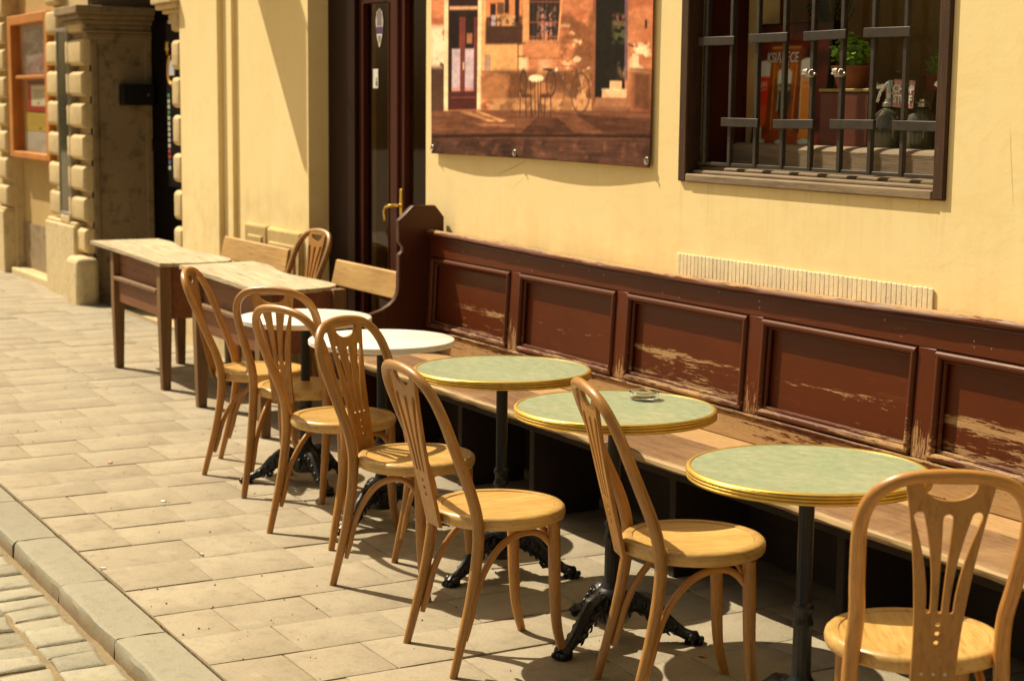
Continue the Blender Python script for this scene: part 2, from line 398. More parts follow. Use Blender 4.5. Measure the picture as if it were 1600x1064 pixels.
# --- metal etc.
def mat_brass():
    g = G('polished_brass'); a = g.noise(g.coord(), 25, 4, .6)
    col = g.mix(g.ramp(a, [(.35, 0), (.8, 1)]), (.70,.48,.11), (.52,.34,.06))
    g.set(col, g.ramp(a, [(.3, .34), (.8, .46)]), .85); return g.m
M['brass'] = mat_brass()
def mat_green():
    g = G('green_linoleum'); v = g.coord()
    a = g.noise(v, 3.2, 5, .6, .5); b = g.noise(v, 30, 5, .7); c = g.noise(g.coord((1, 3, 1)), 9, 5, .65)
    col = g.mix(g.ramp(a, [(.32, 0), (.68, 1)]), (.235,.30,.192), (.295,.335,.215))
    col = g.mix(g.math('MULTIPLY', g.ramp(c, [(.48, 0), (.72, 1)]), .38), col, (.45,.42,.28))
    col = g.mix(.22, col, g.ramp(b, [(.3, .5), (.7, 1.3)]), 'MULTIPLY')
    sp = g.ramp(g.noise(v, 75, 2, .5), [(.745, 0), (.76, 1)])
    col = g.mix(g.math('MULTIPLY', sp, .6), col, (.6,.55,.36))
    sc = g.ramp(g.noise(g.coord((60, 2.5, 1), rot=(0,0,.6)), 1.0, 3, .6), [(.70, 0), (.74, 1)]); col = g.mix(g.math('MULTIPLY', sc, .25), col, (.6,.58,.42))
    rg = g.n('ShaderNodeTexVoronoi', feature='F1'); rg.inputs['Scale'].default_value = 6.5; g.lk(g.co.outputs['Object'], rg.inputs['Vector'])
    rr = g.ramp(rg.outputs['Distance'], [(.22, 0), (.235, 1), (.25, 1), (.265, 0)]); col = g.mix(g.math('MULTIPLY', rr, g.math('MULTIPLY', g.ramp(a, [(.5, 0), (.56, 1)]), .22)), col, (.16,.17,.10))
    g.set(col, g.ramp(b, [(.3, .30), (.7, .58)]), Specular_IOR_Level=.5); return g.m
M['green'] = mat_green()
def mat_marble():
    g = G('white_marble'); v = g.coord()
    a = g.noise(v, 4, 6, .65, 1.2)
    col = g.mix(g.ramp(a, [(.45, 0), (.5, .35), (.55, 0)]), (.92,.92,.90), (.70,.69,.64))
    g.set(col, .3); return g.m
M['marble'] = mat_marble()
M['iron'] = mat_plain('cast_iron', (.010,.010,.010), .36, .2, .5, 40, .25)
M['bar_iron'] = mat_plain('painted_iron_bar', (.040,.031,.024), .5, .3, .5, 30, .2)
M['steel'] = mat_plain('grey_clamp_metal', (.45,.42,.36), .35, .8, .3, 30)
M['screw'] = mat_plain('screw_head', (.35,.33,.3), .35, .9, .3, 30)
M['chrome'] = mat_plain('siphon_metal', (.62,.60,.55), .22, .9, .2, 20, 0)
M['brass_handle'] = mat_plain('handle_brass', (.75,.50,.12), .25, .9, .2, 20, 0)
M['vent'] = mat_stone('vent_plaster', (.82,.74,.53), (.76,.67,.46), (.56,.46,.29), 2, .85, .3, .1, .3)
M['orange'] = mat_plain('orange_case', (.55,.20,.03), .45, 0, .3, 6, .05)
M['black'] = mat_plain('black_metal', (.010,.009,.008), .5, .0, .3, 20, .05, Specular_IOR_Level=.2)
M['white'] = mat_plain('white_paper', (.78,.76,.70), .6, 0, .1, 12, 0)
M['terracotta'] = mat_plain('terracotta_pot', (.34,.105,.04), .75, 0, .3, 18, .1)
M['redbox'] = mat_wood('red_brown_crate', (.16,.035,.015), (.11,.022,.011), (.06,.013,.008), 'x', 1, .5)
M['ochre'] = mat_plain('ochre_rim', (.35,.25,.06), .5, 0, .2, 10, 0)
M['frame_gold'] = mat_plain('old_gilt_frame', (.18,.12,.04), .5, .2, .3, 15, .1)
M['leaf_dry'] = mat_plain('dry_leaf', (.50,.25,.07), .7, 0, .4, 60, .2)
M['plaster_flake'] = mat_stone('bare_plaster', (.62,.55,.40), (.52,.44,.30), (.36,.28,.17), 4, .9, .6, 0, .6)
def mat_leaf(name, col):
    g = G(name); oi = g.attr('tint').outputs['Fac']
    c = g.mix(oi, col, tuple(min(1, k*2.0) for k in col))
    g.set(c, .5); g.b.inputs['Subsurface Weight'].default_value = 0
    tr = g.n('ShaderNodeBsdfTranslucent'); g.lk(c, tr.inputs[0])
    mx = g.n('ShaderNodeMixShader'); mx.inputs[0].default_value = .35
    g.lk(g.b.outputs[0], mx.inputs[1]); g.lk(tr.outputs[0], mx.inputs[2]); g.lk(mx.outputs[0], g.out.inputs[0])
    return g.m
M['leaf'] = mat_leaf('basil_leaf', (.20,.38,.04))
M['leaf_dark'] = mat_leaf('dark_sprig', (.035,.055,.015))
def pane_xz(x0, x1, y, z0, z1):
    mb = MB(); mb.keep = True
    return mb.add([(x0,y,z0),(x1,y,z0),(x1,y,z1),(x0,y,z1)], [(0,1,2,3)])
def mat_glass(name, tint=(1,1,1), f0=.03, rough=.02, n=1.45):
    """thin pane: mostly see-through, reflects more at a glancing angle; lets daylight in"""
    g = G(name); g.t.nodes.remove(g.b)
    tr = g.n('ShaderNodeBsdfTransparent'); tr.inputs[0].default_value = (*tint, 1)
    gl = g.n('ShaderNodeBsdfGlossy'); gl.inputs['Roughness'].default_value = rough
    ge = g.n('ShaderNodeNewGeometry'); lw = g.n('ShaderNodeFresnel')
    ior = g.math('MULTIPLY_ADD', ge.outputs['Backfacing'], 1/n-n); g.t.nodes[-1].inputs[2].default_value = n; g.lk(ior, lw.inputs['IOR'])
    mx = g.n('ShaderNodeMixShader')
    k = g.math('MULTIPLY_ADD', lw.outputs[0], 1.0); g.t.nodes[-1].inputs[2].default_value = f0-.03
    g.lk(k, mx.inputs[0]); g.lk(tr.outputs[0], mx.inputs[1]); g.lk(gl.outputs[0], mx.inputs[2]); g.lk(mx.outputs[0], g.out.inputs[0])
    return g.m
M['pane'] = mat_glass('window_glass', (.96,.96,.94), .03, .02, 1.22)
M['pane_door'] = mat_glass('door_glass', (.75,.72,.65), .03, .02, 1.25)
M['pane_case'] = mat_glass('case_glass', (.62,.72,.68), .16, .05)
def mat_realglass(name, col=(1,1,1)):
    g = G(name); g.set(col, .02, 0, Transmission_Weight=1.0, IOR=1.45); return g.m
M['glass'] = mat_realglass('clear_glass', (.96,.98,.96))
M['glass_dark'] = mat_plain('smoky_siphon_glass', (.10,.10,.07), .12, 0, .3, 9, 0, Coat_Weight=.6)
def mat_vcol(name, rough=.6, attr='paint', crinkle=0.0):
    g = G(name); a = g.attr(attr)
    g.set(a.outputs['Color'], rough, Specular_IOR_Level=.25)
    if crinkle: g.bump(g.noise(g.coord(), 7, 4, .6), crinkle, .02)
    return g.m
M['print'] = mat_vcol('printed_vinyl', .7, 'paint', .25); M['print'].node_tree.nodes['Principled BSDF'].inputs['Specular IOR Level'].default_value = .06
M['print_card'] = mat_vcol('printed_card', .45)

# ------------------------------------------------------------------ little painter (colours on a real flat print)
class Paint:
    def __init__(s, X, Y, base):
        s.X, s.Y = X, Y; s.c = np.ones(X.shape+(3,))*np.array(base, float)
    def _n(s, sc, seed=0):
        r = np.random.default_rng(seed); X, Y = s.X*sc, s.Y*sc; out = 0
        for o in range(4):
            g = r.random((64, 64)); xi = np.floor(X).astype(int); yi = np.floor(Y).astype(int); fx = X-xi; fy = Y-yi
            fx = fx*fx*(3-2*fx); fy = fy*fy*(3-2*fy)
            q = lambda i, j: g[(xi+i) % 64, (yi+j) % 64]
            out = out + ((q(0,0)*(1-fx)+q(1,0)*fx)*(1-fy)+(q(0,1)*(1-fx)+q(1,1)*fx)*fy)*.5**o
            X, Y = X*2.1, Y*2.1
        return out/1.875
    def put(s, m, col, a=1.0):
        m = np.clip(m*a, 0, 1)[..., None]; s.c = s.c*(1-m)+np.array(col, float)*m
    def soft(s, d, w): return np.clip(.5-d/w, 0, 1)
    def rect(s, x0, y0, x1, y1, col, a=1.0, w=6):
        d = np.maximum(np.maximum(x0-s.X, s.X-x1), np.maximum(y0-s.Y, s.Y-y1)); s.put(s.soft(d, w), col, a)
    def ell(s, cx, cy, rx, ry, col, a=1.0, w=6):
        d = (np.hypot((s.X-cx)/rx, (s.Y-cy)/ry)-1)*min(rx, ry); s.put(s.soft(d, w), col, a)
    def ring(s, cx, cy, rx, ry, t, col, a=1.0):
        d = np.abs(np.hypot((s.X-cx)/rx, (s.Y-cy)/ry)-1)*min(rx, ry)-t/2; s.put(s.soft(d, 5), col, a)
    def line(s, x0, y0, x1, y1, t, col, a=1.0):
        vx, vy = x1-x0, y1-y0; L = vx*vx+vy*vy
        k = np.clip(((s.X-x0)*vx+(s.Y-y0)*vy)/L, 0, 1); d = np.hypot(s.X-x0-k*vx, s.Y-y0-k*vy)-t/2; s.put(s.soft(d, 5), col, a)
    def poly(s, P, col, a=1.0):
        m = np.zeros(s.X.shape, bool); n = len(P)
        for i in range(n):
            (x0, y0), (x1, y1) = P[i], P[(i+1) % n]
            if y0 == y1: continue
            c = ((y0 > s.Y) != (y1 > s.Y)) & (s.X < (x1-x0)*(s.Y-y0)/(y1-y0)+x0); m ^= c
        s.put(m.astype(float), col, a)
    def blot(s, x0, y0, x1, y1, col, sc, seed, th=.5, a=1.0, w=.08):
        d = np.maximum(np.maximum(x0-s.X, s.X-x1), np.maximum(y0-s.Y, s.Y-y1))
        m = np.clip((s._n(sc, seed)-th)/w, 0, 1)*s.soft(d, 40); s.put(m, col, a)
    def grain2(s, sx, sy, seed, amt, y0=-1e9, y1=1e9):
        X, Y = s.X, s.Y; s.X, s.Y = X*sx, Y*sy; n = s._n(1.0, seed)-.5; s.X, s.Y = X, Y
        s.c = s.c*(1+amt*n*((Y > y0) & (Y < y1)))[..., None]
    def blur(s):
        c = np.pad(s.c, ((1,1),(1,1),(0,0)), mode='edge'); s.c = (c[1:-1,1:-1]*4+c[:-2,1:-1]*2+c[2:,1:-1]*2+c[1:-1,:-2]*2+c[1:-1,2:]*2+c[:-2,:-2]+c[2:,2:]+c[:-2,2:]+c[2:,:-2])/16
    def grain(s, sc, seed, amt):
        s.c = s.c*(1+amt*(s._n(sc, seed)-.5))[..., None]
def lin(r, g, b):
    f = lambda c: (c/255/12.92) if c/255 <= .04045 else ((c/255+.055)/1.055)**2.4
    return (f(r), f(g), f(b))
def apply_paint(me, cols, name='paint'):
    at = me.attributes.new(name, 'FLOAT_COLOR', 'POINT')
    arr = np.ones((len(me.vertices), 4), np.float32); arr[:, :3] = np.clip(cols.reshape(-1, 3), 0, 1)
    at.data.foreach_set('color', arr.ravel())
def grid_mesh(nx, ny, fn):
    mb = MB(); mb.keep = True
    mb.v = [fn(i/nx, j/ny) for j in range(ny+1) for i in range(nx+1)]
    mb.tint = [.5]*len(mb.v)
    mb.f = [(j*(nx+1)+i, j*(nx+1)+i+1, (j+1)*(nx+1)+i+1, (j+1)*(nx+1)+i) for j in range(ny) for i in range(nx)]
    mb.uv = [[(0,0)]*4 for _ in mb.f]
    return mb
def text_mesh(name, txt, size, loc, rot, m, parent, sx=1.0, ext=.0008, bold=0.0):
    cu = bpy.data.curves.new(name, 'FONT'); cu.body = txt; cu.size = size; cu.align_x = 'CENTER'; cu.align_y = 'CENTER'; cu.extrude = ext; cu.offset = bold; cu.resolution_u = 3
    o = bpy.data.objects.new(name+'_tmp', cu); COL.objects.link(o)
    bpy.context.view_layer.update()
    me = bpy.data.meshes.new_from_object(o.evaluated_get(bpy.context.evaluated_depsgraph_get()))
    bpy.data.objects.remove(o); me.name = name; me.materials.clear(); me.materials.append(m)
    q = bpy.data.objects.new(name, me); COL.objects.link(q); q.parent = parent; q.location = loc; q.rotation_euler = rot; q.scale = (sx, 1, 1)
    return q


# ================================================================== SETTING
AZ, EL = math.radians(66), math.radians(51.5)
# ground sheet
mb = MB(); mb.add([(-60,-40,-.16),(40,-40,-.16),(40,30,-.16),(-60,30,-.16)], [(0,1,2,3)])
structure(mb.build('ground', M['sand']))
# pavement: real slabs in courses running out from the wall
mb = MB(); x = -19.0; xs = [-19.0]
known = [-3.97,-3.71,-3.36,-3.06,-2.77,-2.46,-2.15,-1.82,-1.53,-1.24]
while xs[-1] < -4.5: xs.append(xs[-1]+random.uniform(.27,.34))
xs[-1] = -4.27; xs += known
while xs[-1] < 4.2: xs.append(xs[-1]+random.uniform(.28,.33))
heads = {-2.77: -.91, -3.06: -1.10, -2.46: -.985, -2.15: -.91, -1.82: -1.11}
for i in range(len(xs)-1):
    y = -1.318; first = True
    while y < 1.02:
        L = random.choice([.26,.31,.36,.40,.44,.48])*random.uniform(.95,1.05)
        if first and xs[i] in heads: L = heads[xs[i]]+1.318
        elif first: L *= random.uniform(.5,1)
        y1 = min(y+L, 1.03)
        if 1.03-y1 < .12: y1 = 1.03
        g = .0016; mb.cur = random.random()
        mb.stone(xs[i]+g, xs[i+1]-g, y+g, y1-g, -.06, random.uniform(-.0022,.0022), .0042, .0030, .0034)
        y = y1; first = False
structure(mb.build('pavement', M['slab'], sharp=30))
mb = MB(); mb.box(-20,4.4,-1.32,1.1,-.12,-.0045); structure(mb.build('pavement_bed', M['sand']))
# kerb stones
mb = MB(); x = -20.1+.02
ks = [-1.636-.70*k for k in range(0,27)][::-1] + [-1.636+.70*k for k in range(1,9)]
for i in range(len(ks)-1):
    mb.cur = random.random(); j = random.uniform(-.006,.006)
    x0, x1 = ks[i]+.004, ks[i+1]-.004; n = 9
    # profile across the kerb (y, z), slightly worn and wavy along its length
    prof = [(-1.331,-.14),(-1.331,-.004),(-1.334,.001),(-1.40,.002),(-1.46,.002),(-1.490,.001),(-1.500,-.004),(-1.505,-.014),(-1.508,-.05),(-1.511,-.15)]
    V = []; F = []
    for k in range(n+1):
        t = k/n; xx = x0+(x1-x0)*t; e = .004 if k in (0, n) else 0
        for q, (py, pz) in enumerate(prof):
            w = random.uniform(-.0035,.0035) if 3 <= q <= 8 else 0
            V.append((xx, py+j*(q > 3)+w+e*(.6 if q > 4 else -.2 if q < 3 else 0), pz+w*.5-(e*.7 if 1 <= q <= 7 else 0)))
    m = len(prof)
    for k in range(n):
        for q in range(m-1): F.append((k*m+q, (k+1)*m+q, (k+1)*m+q+1, k*m+q+1))
    F.append(tuple(range(m))); F.append(tuple(n*m+q for q in range(m-1,-1,-1)))
    mb.add(V, F)
structure(mb.build('kerb', M['kerb'], sharp=24))
# road of setts with wide sandy joints
mb = MB(); y = -1.528
for r in range(9):
    w = random.uniform(.17,.2); x = -7.5+random.uniform(0,.1)
    while x < 1.5:
        L = random.uniform(.12,.20); mb.cur = random.random(); g = random.uniform(.003,.009)
        mb.stone(x+g, x+L-g, y-w+g, y-g, -.2, -.060+random.uniform(-.005,.005), .018, .010, .010)
        x += L
    y -= w
structure(mb.build('road', M['sett'], sharp=35))
mb = MB(); N = 60; V = []; F = []
mb = grid_mesh(150, 30, lambda u, v: (-9+u*11, -3.6+v*2.09, -.071+random.uniform(-.003,.004)+(.006 if v > .985 else 0)))
structure(mb.build('road_bed', M['sand']))

# ================================================================== YELLOW HOUSE
def sheet_with_holes(x0, x1, z0, z1, y0, y1, holes, back=True):
    mb = MB(); mb.keep = True
    X = sorted({x0, x1, *[h[0] for h in holes], *[h[1] for h in holes]}); Z = sorted({z0, z1, *[h[2] for h in holes], *[h[3] for h in holes]})
    for i in range(len(X)-1):
        for j in range(len(Z)-1):
            cx, cz = (X[i]+X[i+1])/2, (Z[j]+Z[j+1])/2
            if any(h[0] < cx < h[1] and h[2] < cz < h[3] for h in holes): continue
            a, b, c, d = X[i], X[i+1], Z[j], Z[j+1]
            mb.add([(a,y0,c),(b,y0,c),(b,y0,d),(a,y0,d)], [(0,1,2,3)])
            if back: mb.add([(a,y1,c),(b,y1,c),(b,y1,d),(a,y1,d)], [(3,2,1,0)])
    for a, b, c, d in holes:
        mb.add([(a,y0,c),(a,y1,c),(a,y1,d),(a,y0,d)], [(3,2,1,0)])
        mb.add([(b,y0,c),(b,y1,c),(b,y1,d),(b,y0,d)], [(0,1,2,3)])
        mb.add([(a,y0,d),(b,y0,d),(b,y1,d),(a,y1,d)], [(0,1,2,3)])
        mb.add([(a,y0,c),(b,y0,c),(b,y1,c),(a,y1,c)], [(3,2,1,0)])
    mb.add([(x0,y0,z0),(x0,y1,z0),(x0,y1,z1),(x0,y0,z1)], [(3,2,1,0)])
    mb.add([(x1,y0,z0),(x1,y1,z0),(x1,y1,z1),(x1,y0,z1)], [(0,1,2,3)])
    mb.add([(x0,y0,z1),(x1,y0,z1),(x1,y1,z1),(x0,y1,z1)], [(0,1,2,3)])
    return mb
HX, HY = -2.0, 1.25
house = tag(empty('yellow_house', (HX,HY,0)), 'yellow rendered house with barred window, dark wooden door and long brown pew along its foot', 'house')
HL = (-HX,-HY,0)
WIN = (-2.06,-.602,1.452,3.0); DOOR = (-6.06,-4.445,-.05,3.1)
wall = sheet_with_holes(-8.3, 4.6, -.2, 7.2, 1.0, 1.45, [WIN, DOOR]).build('wall', M['stucco'], house, loc=HL)
# corner pilaster in two steps
p = MB().box(-8.3,-7.5,.935,1.02,-.1,7.1); p.build('pilaster', M['stucco'], house, bevel=.006, loc=HL)
p = MB().box(-7.5,-7.32,.972,1.02,-.1,7.1); p.build('pilaster', M['stucco'], house, bevel=.006, loc=HL)
# low stone plinth seen by the desks, and the two blocks above it
mb = MB(); x = -8.3
while x < -4.5:
    w = min(random.uniform(.5,.8), -4.46-x); mb.cur = random.random()
    if x+w > -6.12 and x < -4.44: break
    mb.box(x+.004, x+w-.004, .90, 1.03, -.1, .60); x += w
mb.build('plinth', M['plinth'], house, bevel=.012, loc=HL)
mb = MB()
for a, b, c, d in ((-7.12,-6.72,.62,.94),(-6.71,-6.15,.62,.935)):
    mb.cur = random.random(); mb.box(a, b, .972, 1.03, c, d)
M['block'] = mat_stone('yellowed_block', (.60,.46,.20), (.52,.38,.15), (.36,.25,.10), 2, .9, .4, .2, .5)
mb.build('stone_block', M['block'], house, bevel=.018, loc=HL)
mb = MB()
for a, b, c, d in ((-7.04,-6.78,.66,.87),(-6.66,-6.22,.66,.85)):
    mb.box(a, b, .962, .99, c, d)
mb.build('stone_block', M['block'], house, bevel=.02, seg=3, loc=HL)
# ribbed vent strip on the wall behind the pew
vent = MB(); x = -2.10; vent.box(-2.105,-.605,.9945,1.01,1.02,1.134)
while x < -.62:
    w = .0255; vent.cur = random.random()
    vent.box(x, x+w-.0016, .991+random.uniform(0,.0012), .998, 1.02, 1.137+random.uniform(-.001,.001)); x += w
vent.build('vent', M['vent'], house, bevel=.003, loc=HL)
# rooms behind the openings
mb = MB(); mb.keep = True
X0, X1, Y0, Y1, Z0, Z1 = -7.6, 4.2, 1.451, 2.3, .0, 3.2
mb.add([(X0,Y1,Z0),(X1,Y1,Z0),(X1,Y1,Z1),(X0,Y1,Z1)], [(0,1,2,3)])
mb.add([(X0,Y0,Z0),(X0,Y1,Z0),(X0,Y1,Z1),(X0,Y0,Z1)], [(0,1,2,3)])
mb.add([(X1,Y0,Z0),(X1,Y1,Z0),(X1,Y1,Z1),(X1,Y0,Z1)], [(3,2,1,0)])
mb.add([(X0,Y0,Z1),(X1,Y0,Z1),(X1,Y1,Z1),(X0,Y1,Z1)], [(3,2,1,0)])
mb.add([(-3.3,Y0,Z0),(-3.3,Y1,Z0),(-3.3,Y1,Z1),(-3.3,Y0,Z1)], [(0,1,2,3)])
mb.build('interior_wall', M['stucco_in'], house, loc=HL)
MB().box(X0,X1,1.44,Y1,-.05,.0).build('interior_floor', M['dark_floor'], house, loc=HL)
MB().box(-2.3,-.4,1.44,1.75,1.46,1.553).build('shelf', M['win_sill'], house, bevel=.008, loc=HL)
# ---- barred window
fr = MB().box(-2.10,-.563,.986,1.06,3.001,3.05)
window = fr.build('window', M['win_wood'], house, bevel=.006, loc=HL)
MB().box(-2.10,-2.046,.986,1.06,1.43,3.0).build('side_board', M['win_side'], window, bevel=.006)
MB().box(-.617,-.563,.986,1.06,1.43,3.0).build('side_board', M['win_side'], window, bevel=.006)
s_ = MB(); s_.box(-2.045,-.618,.984,1.04,1.428,1.462); s_.box(-2.045,-.618,1.02,1.075,1.46,1.477); s_.box(-2.045,-.618,1.06,1.215,1.47,1.490)
s_.build('window_sill', M['win_sill'], window, bevel=.006)
MB().box(-2.044,-2.028,1.061,1.215,1.491,3.0).build('reveal_board', M['door_wood'], window, bevel=.003)
MB().box(-2.027,-2.012,1.20,1.26,1.58,3.0).build('casement_stile', M['door_wood'], window, bevel=.005)
MB().box(-.69,-.603,1.20,1.26,1.58,3.0).build('casement_stile', M['door_wood'], window, bevel=.005)
pr = [(1.196,1.491),(1.265,1.491),(1.265,1.57)]+[(1.225+.034*math.cos(a),1.558+.03*math.sin(a)) for a in [PI*k/10 for k in range(2,10)]]+[(1.196,1.545)]
MB().prism(pr, 'x', -2.04, -.605).build('sash_rail', M['win_sill'], window, bevel=.002)
pane_xz(-2.012,-.69,1.23,1.575,3.0).build('pane', M['pane'], window)
rail = MB().box(-2.03,-.62,1.035,1.050,1.497,1.511)
grille = rail.build('window_grille', M['bar_iron'], house, bevel=.002, loc=HL)
BX = [-1.985+.1655*k for k in range(9)]
for k, bx in enumerate(BX):
    b = MB(); b.box(bx-.0098, bx+.0098, 1.031, 1.049, 1.5 if k not in (8,) else 1.5, 3.0)
    if k < 8: b.build('bar', M['bar_iron'], grille, bevel=.0025)
for r, (zz, off) in enumerate(((1.672,1),(1.988,0),(2.305,1),(2.62,0))):
    for k in range(off, 8, 2):
        a = BX[k]-.036; c = min(BX[k]+.1655+.036, -.62)
        b = MB(); b.obox(((a+c)/2, 1.024, zz+random.uniform(-.003,.003)), (c-a, .014, .034), Matrix.Rotation(random.uniform(-.012,.012), 3, 'Y')); b.build('tie_plate', M['bar_iron'], grille, bevel=.002)
for bx in (BX[4], BX[5]):
    b = MB(); b.box(bx-.022, bx+.022, 1.02, 1.03, 1.840, 1.868); b.tube([(bx-.034,1.02,1.852),(bx+.04,1.02,1.852)], .005, 8); b.tube([(bx-.012,1.008,1.862),(bx+.012,1.008,1.862)], .009, 8); b.tube([(bx+.02,1.012,1.855),(bx+.026,1.012,1.855)], .0125, 6)
    b.build('clamp', M['steel'], grille, bevel=.001)
# ---- recessed door
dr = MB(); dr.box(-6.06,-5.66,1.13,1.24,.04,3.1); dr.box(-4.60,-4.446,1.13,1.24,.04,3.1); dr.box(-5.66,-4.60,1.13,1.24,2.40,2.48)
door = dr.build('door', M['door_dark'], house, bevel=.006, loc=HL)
def leaf(x0, x1):
    l = MB(); st = .062
    l.box(x0, x0+st, 1.155, 1.205, .06, 2.39); l.box(x1-st, x1, 1.155, 1.205, .06, 2.39)
    l.box(x0+st, x1-st, 1.157, 1.203, 2.30, 2.389); l.box(x0+st, x1-st, 1.157, 1.203, .061, .42)
    for a, b in ((x0+st, x0+st+.014), (x1-st-.014, x1-st)): l.box(a, b, 1.150, 1.19, .42, 2.30)
    l.box(x0+st, x1-st, 1.148, 1.19, .42, .445); l.box(x0+.11, x1-.11, 1.150, 1.16, .12, .36)
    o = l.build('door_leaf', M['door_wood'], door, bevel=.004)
    pane_xz(x0+st+.001, x1-st-.001, 1.18, .43, 2.299).build('pane', M['pane_door'], door)
    return o
leaf(-5.66,-5.165); leaf(-5.10,-4.60)
MB().box(-5.175,-5.09,1.138,1.21,.06,2.389).build('door_post', M['door_wood'], door, bevel=.008)
pane_xz(-5.66,-4.60,1.18,2.48,3.1).build('transom_pane', M['pane_door'], door)
MB().box(-6.05,-4.45,.98,1.46,-.08,.05).build('threshold', M['plinth'], door, bevel=.01)
h = MB(); h.box(-5.075,-5.045,1.143,1.155,1.10,1.255); h.tube([(-5.06,1.15,1.16),(-5.06,1.105,1.16),(-5.075,1.085,1.158),(-5.12,1.08,1.15),(-5.145,1.082,1.12),(-5.14,1.085,1.07)], [.011,.010,.010,.010,.009,.007], 10)
h.build('handle', M['brass_handle'], door, bevel=.004)
# stickers on the door glass
st = MB(); st.prism([(-5.41+.001*0,2.27),(-5.445,2.25),(-5.458,2.20),(-5.452,2.13),(-5.425,2.07),(-5.41,2.045),(-5.395,2.07),(-5.368,2.13),(-5.362,2.20),(-5.375,2.25)], 'y', 1.1745, 1.177)
sticker = tag(st.build('sticker', M['white']), 'grey and purple shield shaped sticker high on the door glass', 'sticker')
b_ = MB(); b_.box(-5.451,-5.369,1.1735,1.1745,2.125,2.165); b_.build('band', mat_plain('purple_band', (.10,.035,.16), .5, 0, .2, 10, 0), sticker)
b_ = MB(); b_.prism([(-5.444,2.17),(-5.376,2.17),(-5.376,2.235),(-5.39,2.255),(-5.43,2.255),(-5.444,2.235)], 'y', 1.1735, 1.1745); b_.build('panel', mat_plain('grey_panel', (.22,.18,.19), .5, 0, .3, 30, 0), sticker)
b_ = MB(); b_.prism([(-5.43,2.115),(-5.39,2.115),(-5.40,2.08),(-5.41,2.065),(-5.42,2.08)], 'y', 1.1735, 1.1745); b_.build('panel', mat_plain('grey_tip', (.25,.22,.22), .5, 0, .3, 30, 0), sticker)
st = MB(); st.box(-5.497,-5.427,1.1735,1.177,1.815,1.925)
nt = tag(st.build('notice', M['white'], bevel=.004), 'small white paper card with grey figure stuck to the door glass', 'notice')
b_ = MB(); b_.ball((-5.448,1.1737,1.868), .010, 8, (1,.06,1)); b_.box(-5.458,-5.436,1.1727,1.1733,1.828,1.858); b_.build('printed_figure', mat_plain('grey_ink', (.12,.14,.12), .6, 0, .2, 30, 0), nt)
# hanging shop sign above the frame: it throws the slanting shade on the wall by the door
sg = tag(empty('hanging_sign', (-7.35,1.0,3.0)), 'dark blade sign on an iron bracket high on the yellow wall', 'sign')
q = MB(); q.box(-.025,.025,-.56,-.03,.03,.89); q.build('board', M['black'], sg, bevel=.01)
q = MB(); q.tube([(0,0,.94),(0,-.62,.94)], .012, 8); q.tube([(0,0,.6),(0,-.03,.75),(0,-.2,.93)], .008, 8); q.build('bracket', M['black'], sg)

# ================================================================== STONE HOUSE ON THE LEFT
SX, SY = -12.0, 1.3
sh = tag(empty('stone_house', (SX,SY,0)), 'old sandstone house with rusticated quoin blocks beside a dark gateway', 'house')
SL = (-SX,-SY,0)
GATE = (-10.85,-8.47,-.05,3.1); REC = (-13.72,-12.08,.07,4.0)
sheet_with_holes(-22, -8.302, -.2, 7.4, 1.0, 1.5, [GATE, REC]).build('wall', M['stone'], sh, loc=SL)
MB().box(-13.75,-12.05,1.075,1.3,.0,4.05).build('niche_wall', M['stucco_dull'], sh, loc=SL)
MB().box(-13.72,-12.08,1.066,1.12,.0,.52).build('niche_wall', M['stone_brown'], sh, loc=SL)
MB().box(-13.7,-12.10,.93,1.07,-.05,.065).build('step', M['plinth'], sh, bevel=.01, loc=SL)
jb = MB(); jb.box(-10.92,-10.848,1.0,1.524,.0,3.0); j = jb.build('jamb', M['stone_brown'], sh, bevel=.004, loc=SL)
f_ = MB(); f_.box(-10.848,-10.832,1.0,1.05,.0,2.28); f_.box(-10.848,-10.832,1.46,1.52,.0,2.28); f_.box(-10.848,-10.832,1.05,1.46,2.19,2.28); f_.build('jamb_border', M['stone_brown'], j, bevel=.008)
MB().box(-8.50,-8.468,1.0,1.52,0,3.0).build('jamb', M['stone_brown'], sh, bevel=.004, loc=SL)
gt = MB()
for k in range(12):
    a = -10.83+k*.197; gt.box(a, a+.192, 1.525, 1.58, .02, 3.0)
gt.box(-10.83,-8.5,1.505,1.526,.25,.36); gt.box(-10.83,-8.5,1.505,1.526,1.3,1.4); gt.box(-10.83,-8.5,1.505,1.526,2.3,2.4); gt.box(-9.7,-9.62,1.495,1.526,.02,3.0)
gt.box(-11.3,-8.1,1.581,1.66,-.05,3.2)
gt.build('gate', M['gate'], sh, bevel=.006, loc=SL)
MB().box(-10.9,-8.4,1.0,1.7,2.98,3.3).build('gate_arch', M['gate'], sh, loc=SL)
def block(x0, x1, z0, z1, y0=.915, e=.024, tone=None):
    """pillow-faced rusticated block"""
    q = MB(); q.cur = random.random() if tone is None else tone
    J = lambda: random.uniform(-.006,.006)
    a, b, c, d = x0+J(), x1+J(), z0+J(), z1+J()
    V = []
    for ins, y in ((0,1.01),(0,y0+.040),(e*.25,y0+.022),(e,y0+.003),(e*1.6,y0)):
        V += [(a+ins,y,c+ins),(b-ins,y,c+ins),(b-ins,y,d-ins),(a+ins,y,d-ins)]
    F = [tuple(r*4+k for k in ()) for r in ()]
    for r in range(4):
        for k in range(4): F.append((r*4+k, r*4+(k+1) % 4, (r+1)*4+(k+1) % 4, (r+1)*4+k))
    F.append((16,17,18,19)); F.append((3,2,1,0))
    q.add(V, F)
    return q.build('quoin_block', M['stone'], sh, bevel=.005, loc=SL, sharp=35)
for k in range(8): block(-11.40,-10.86, .425+.267*k, .425+.267*k+.213)
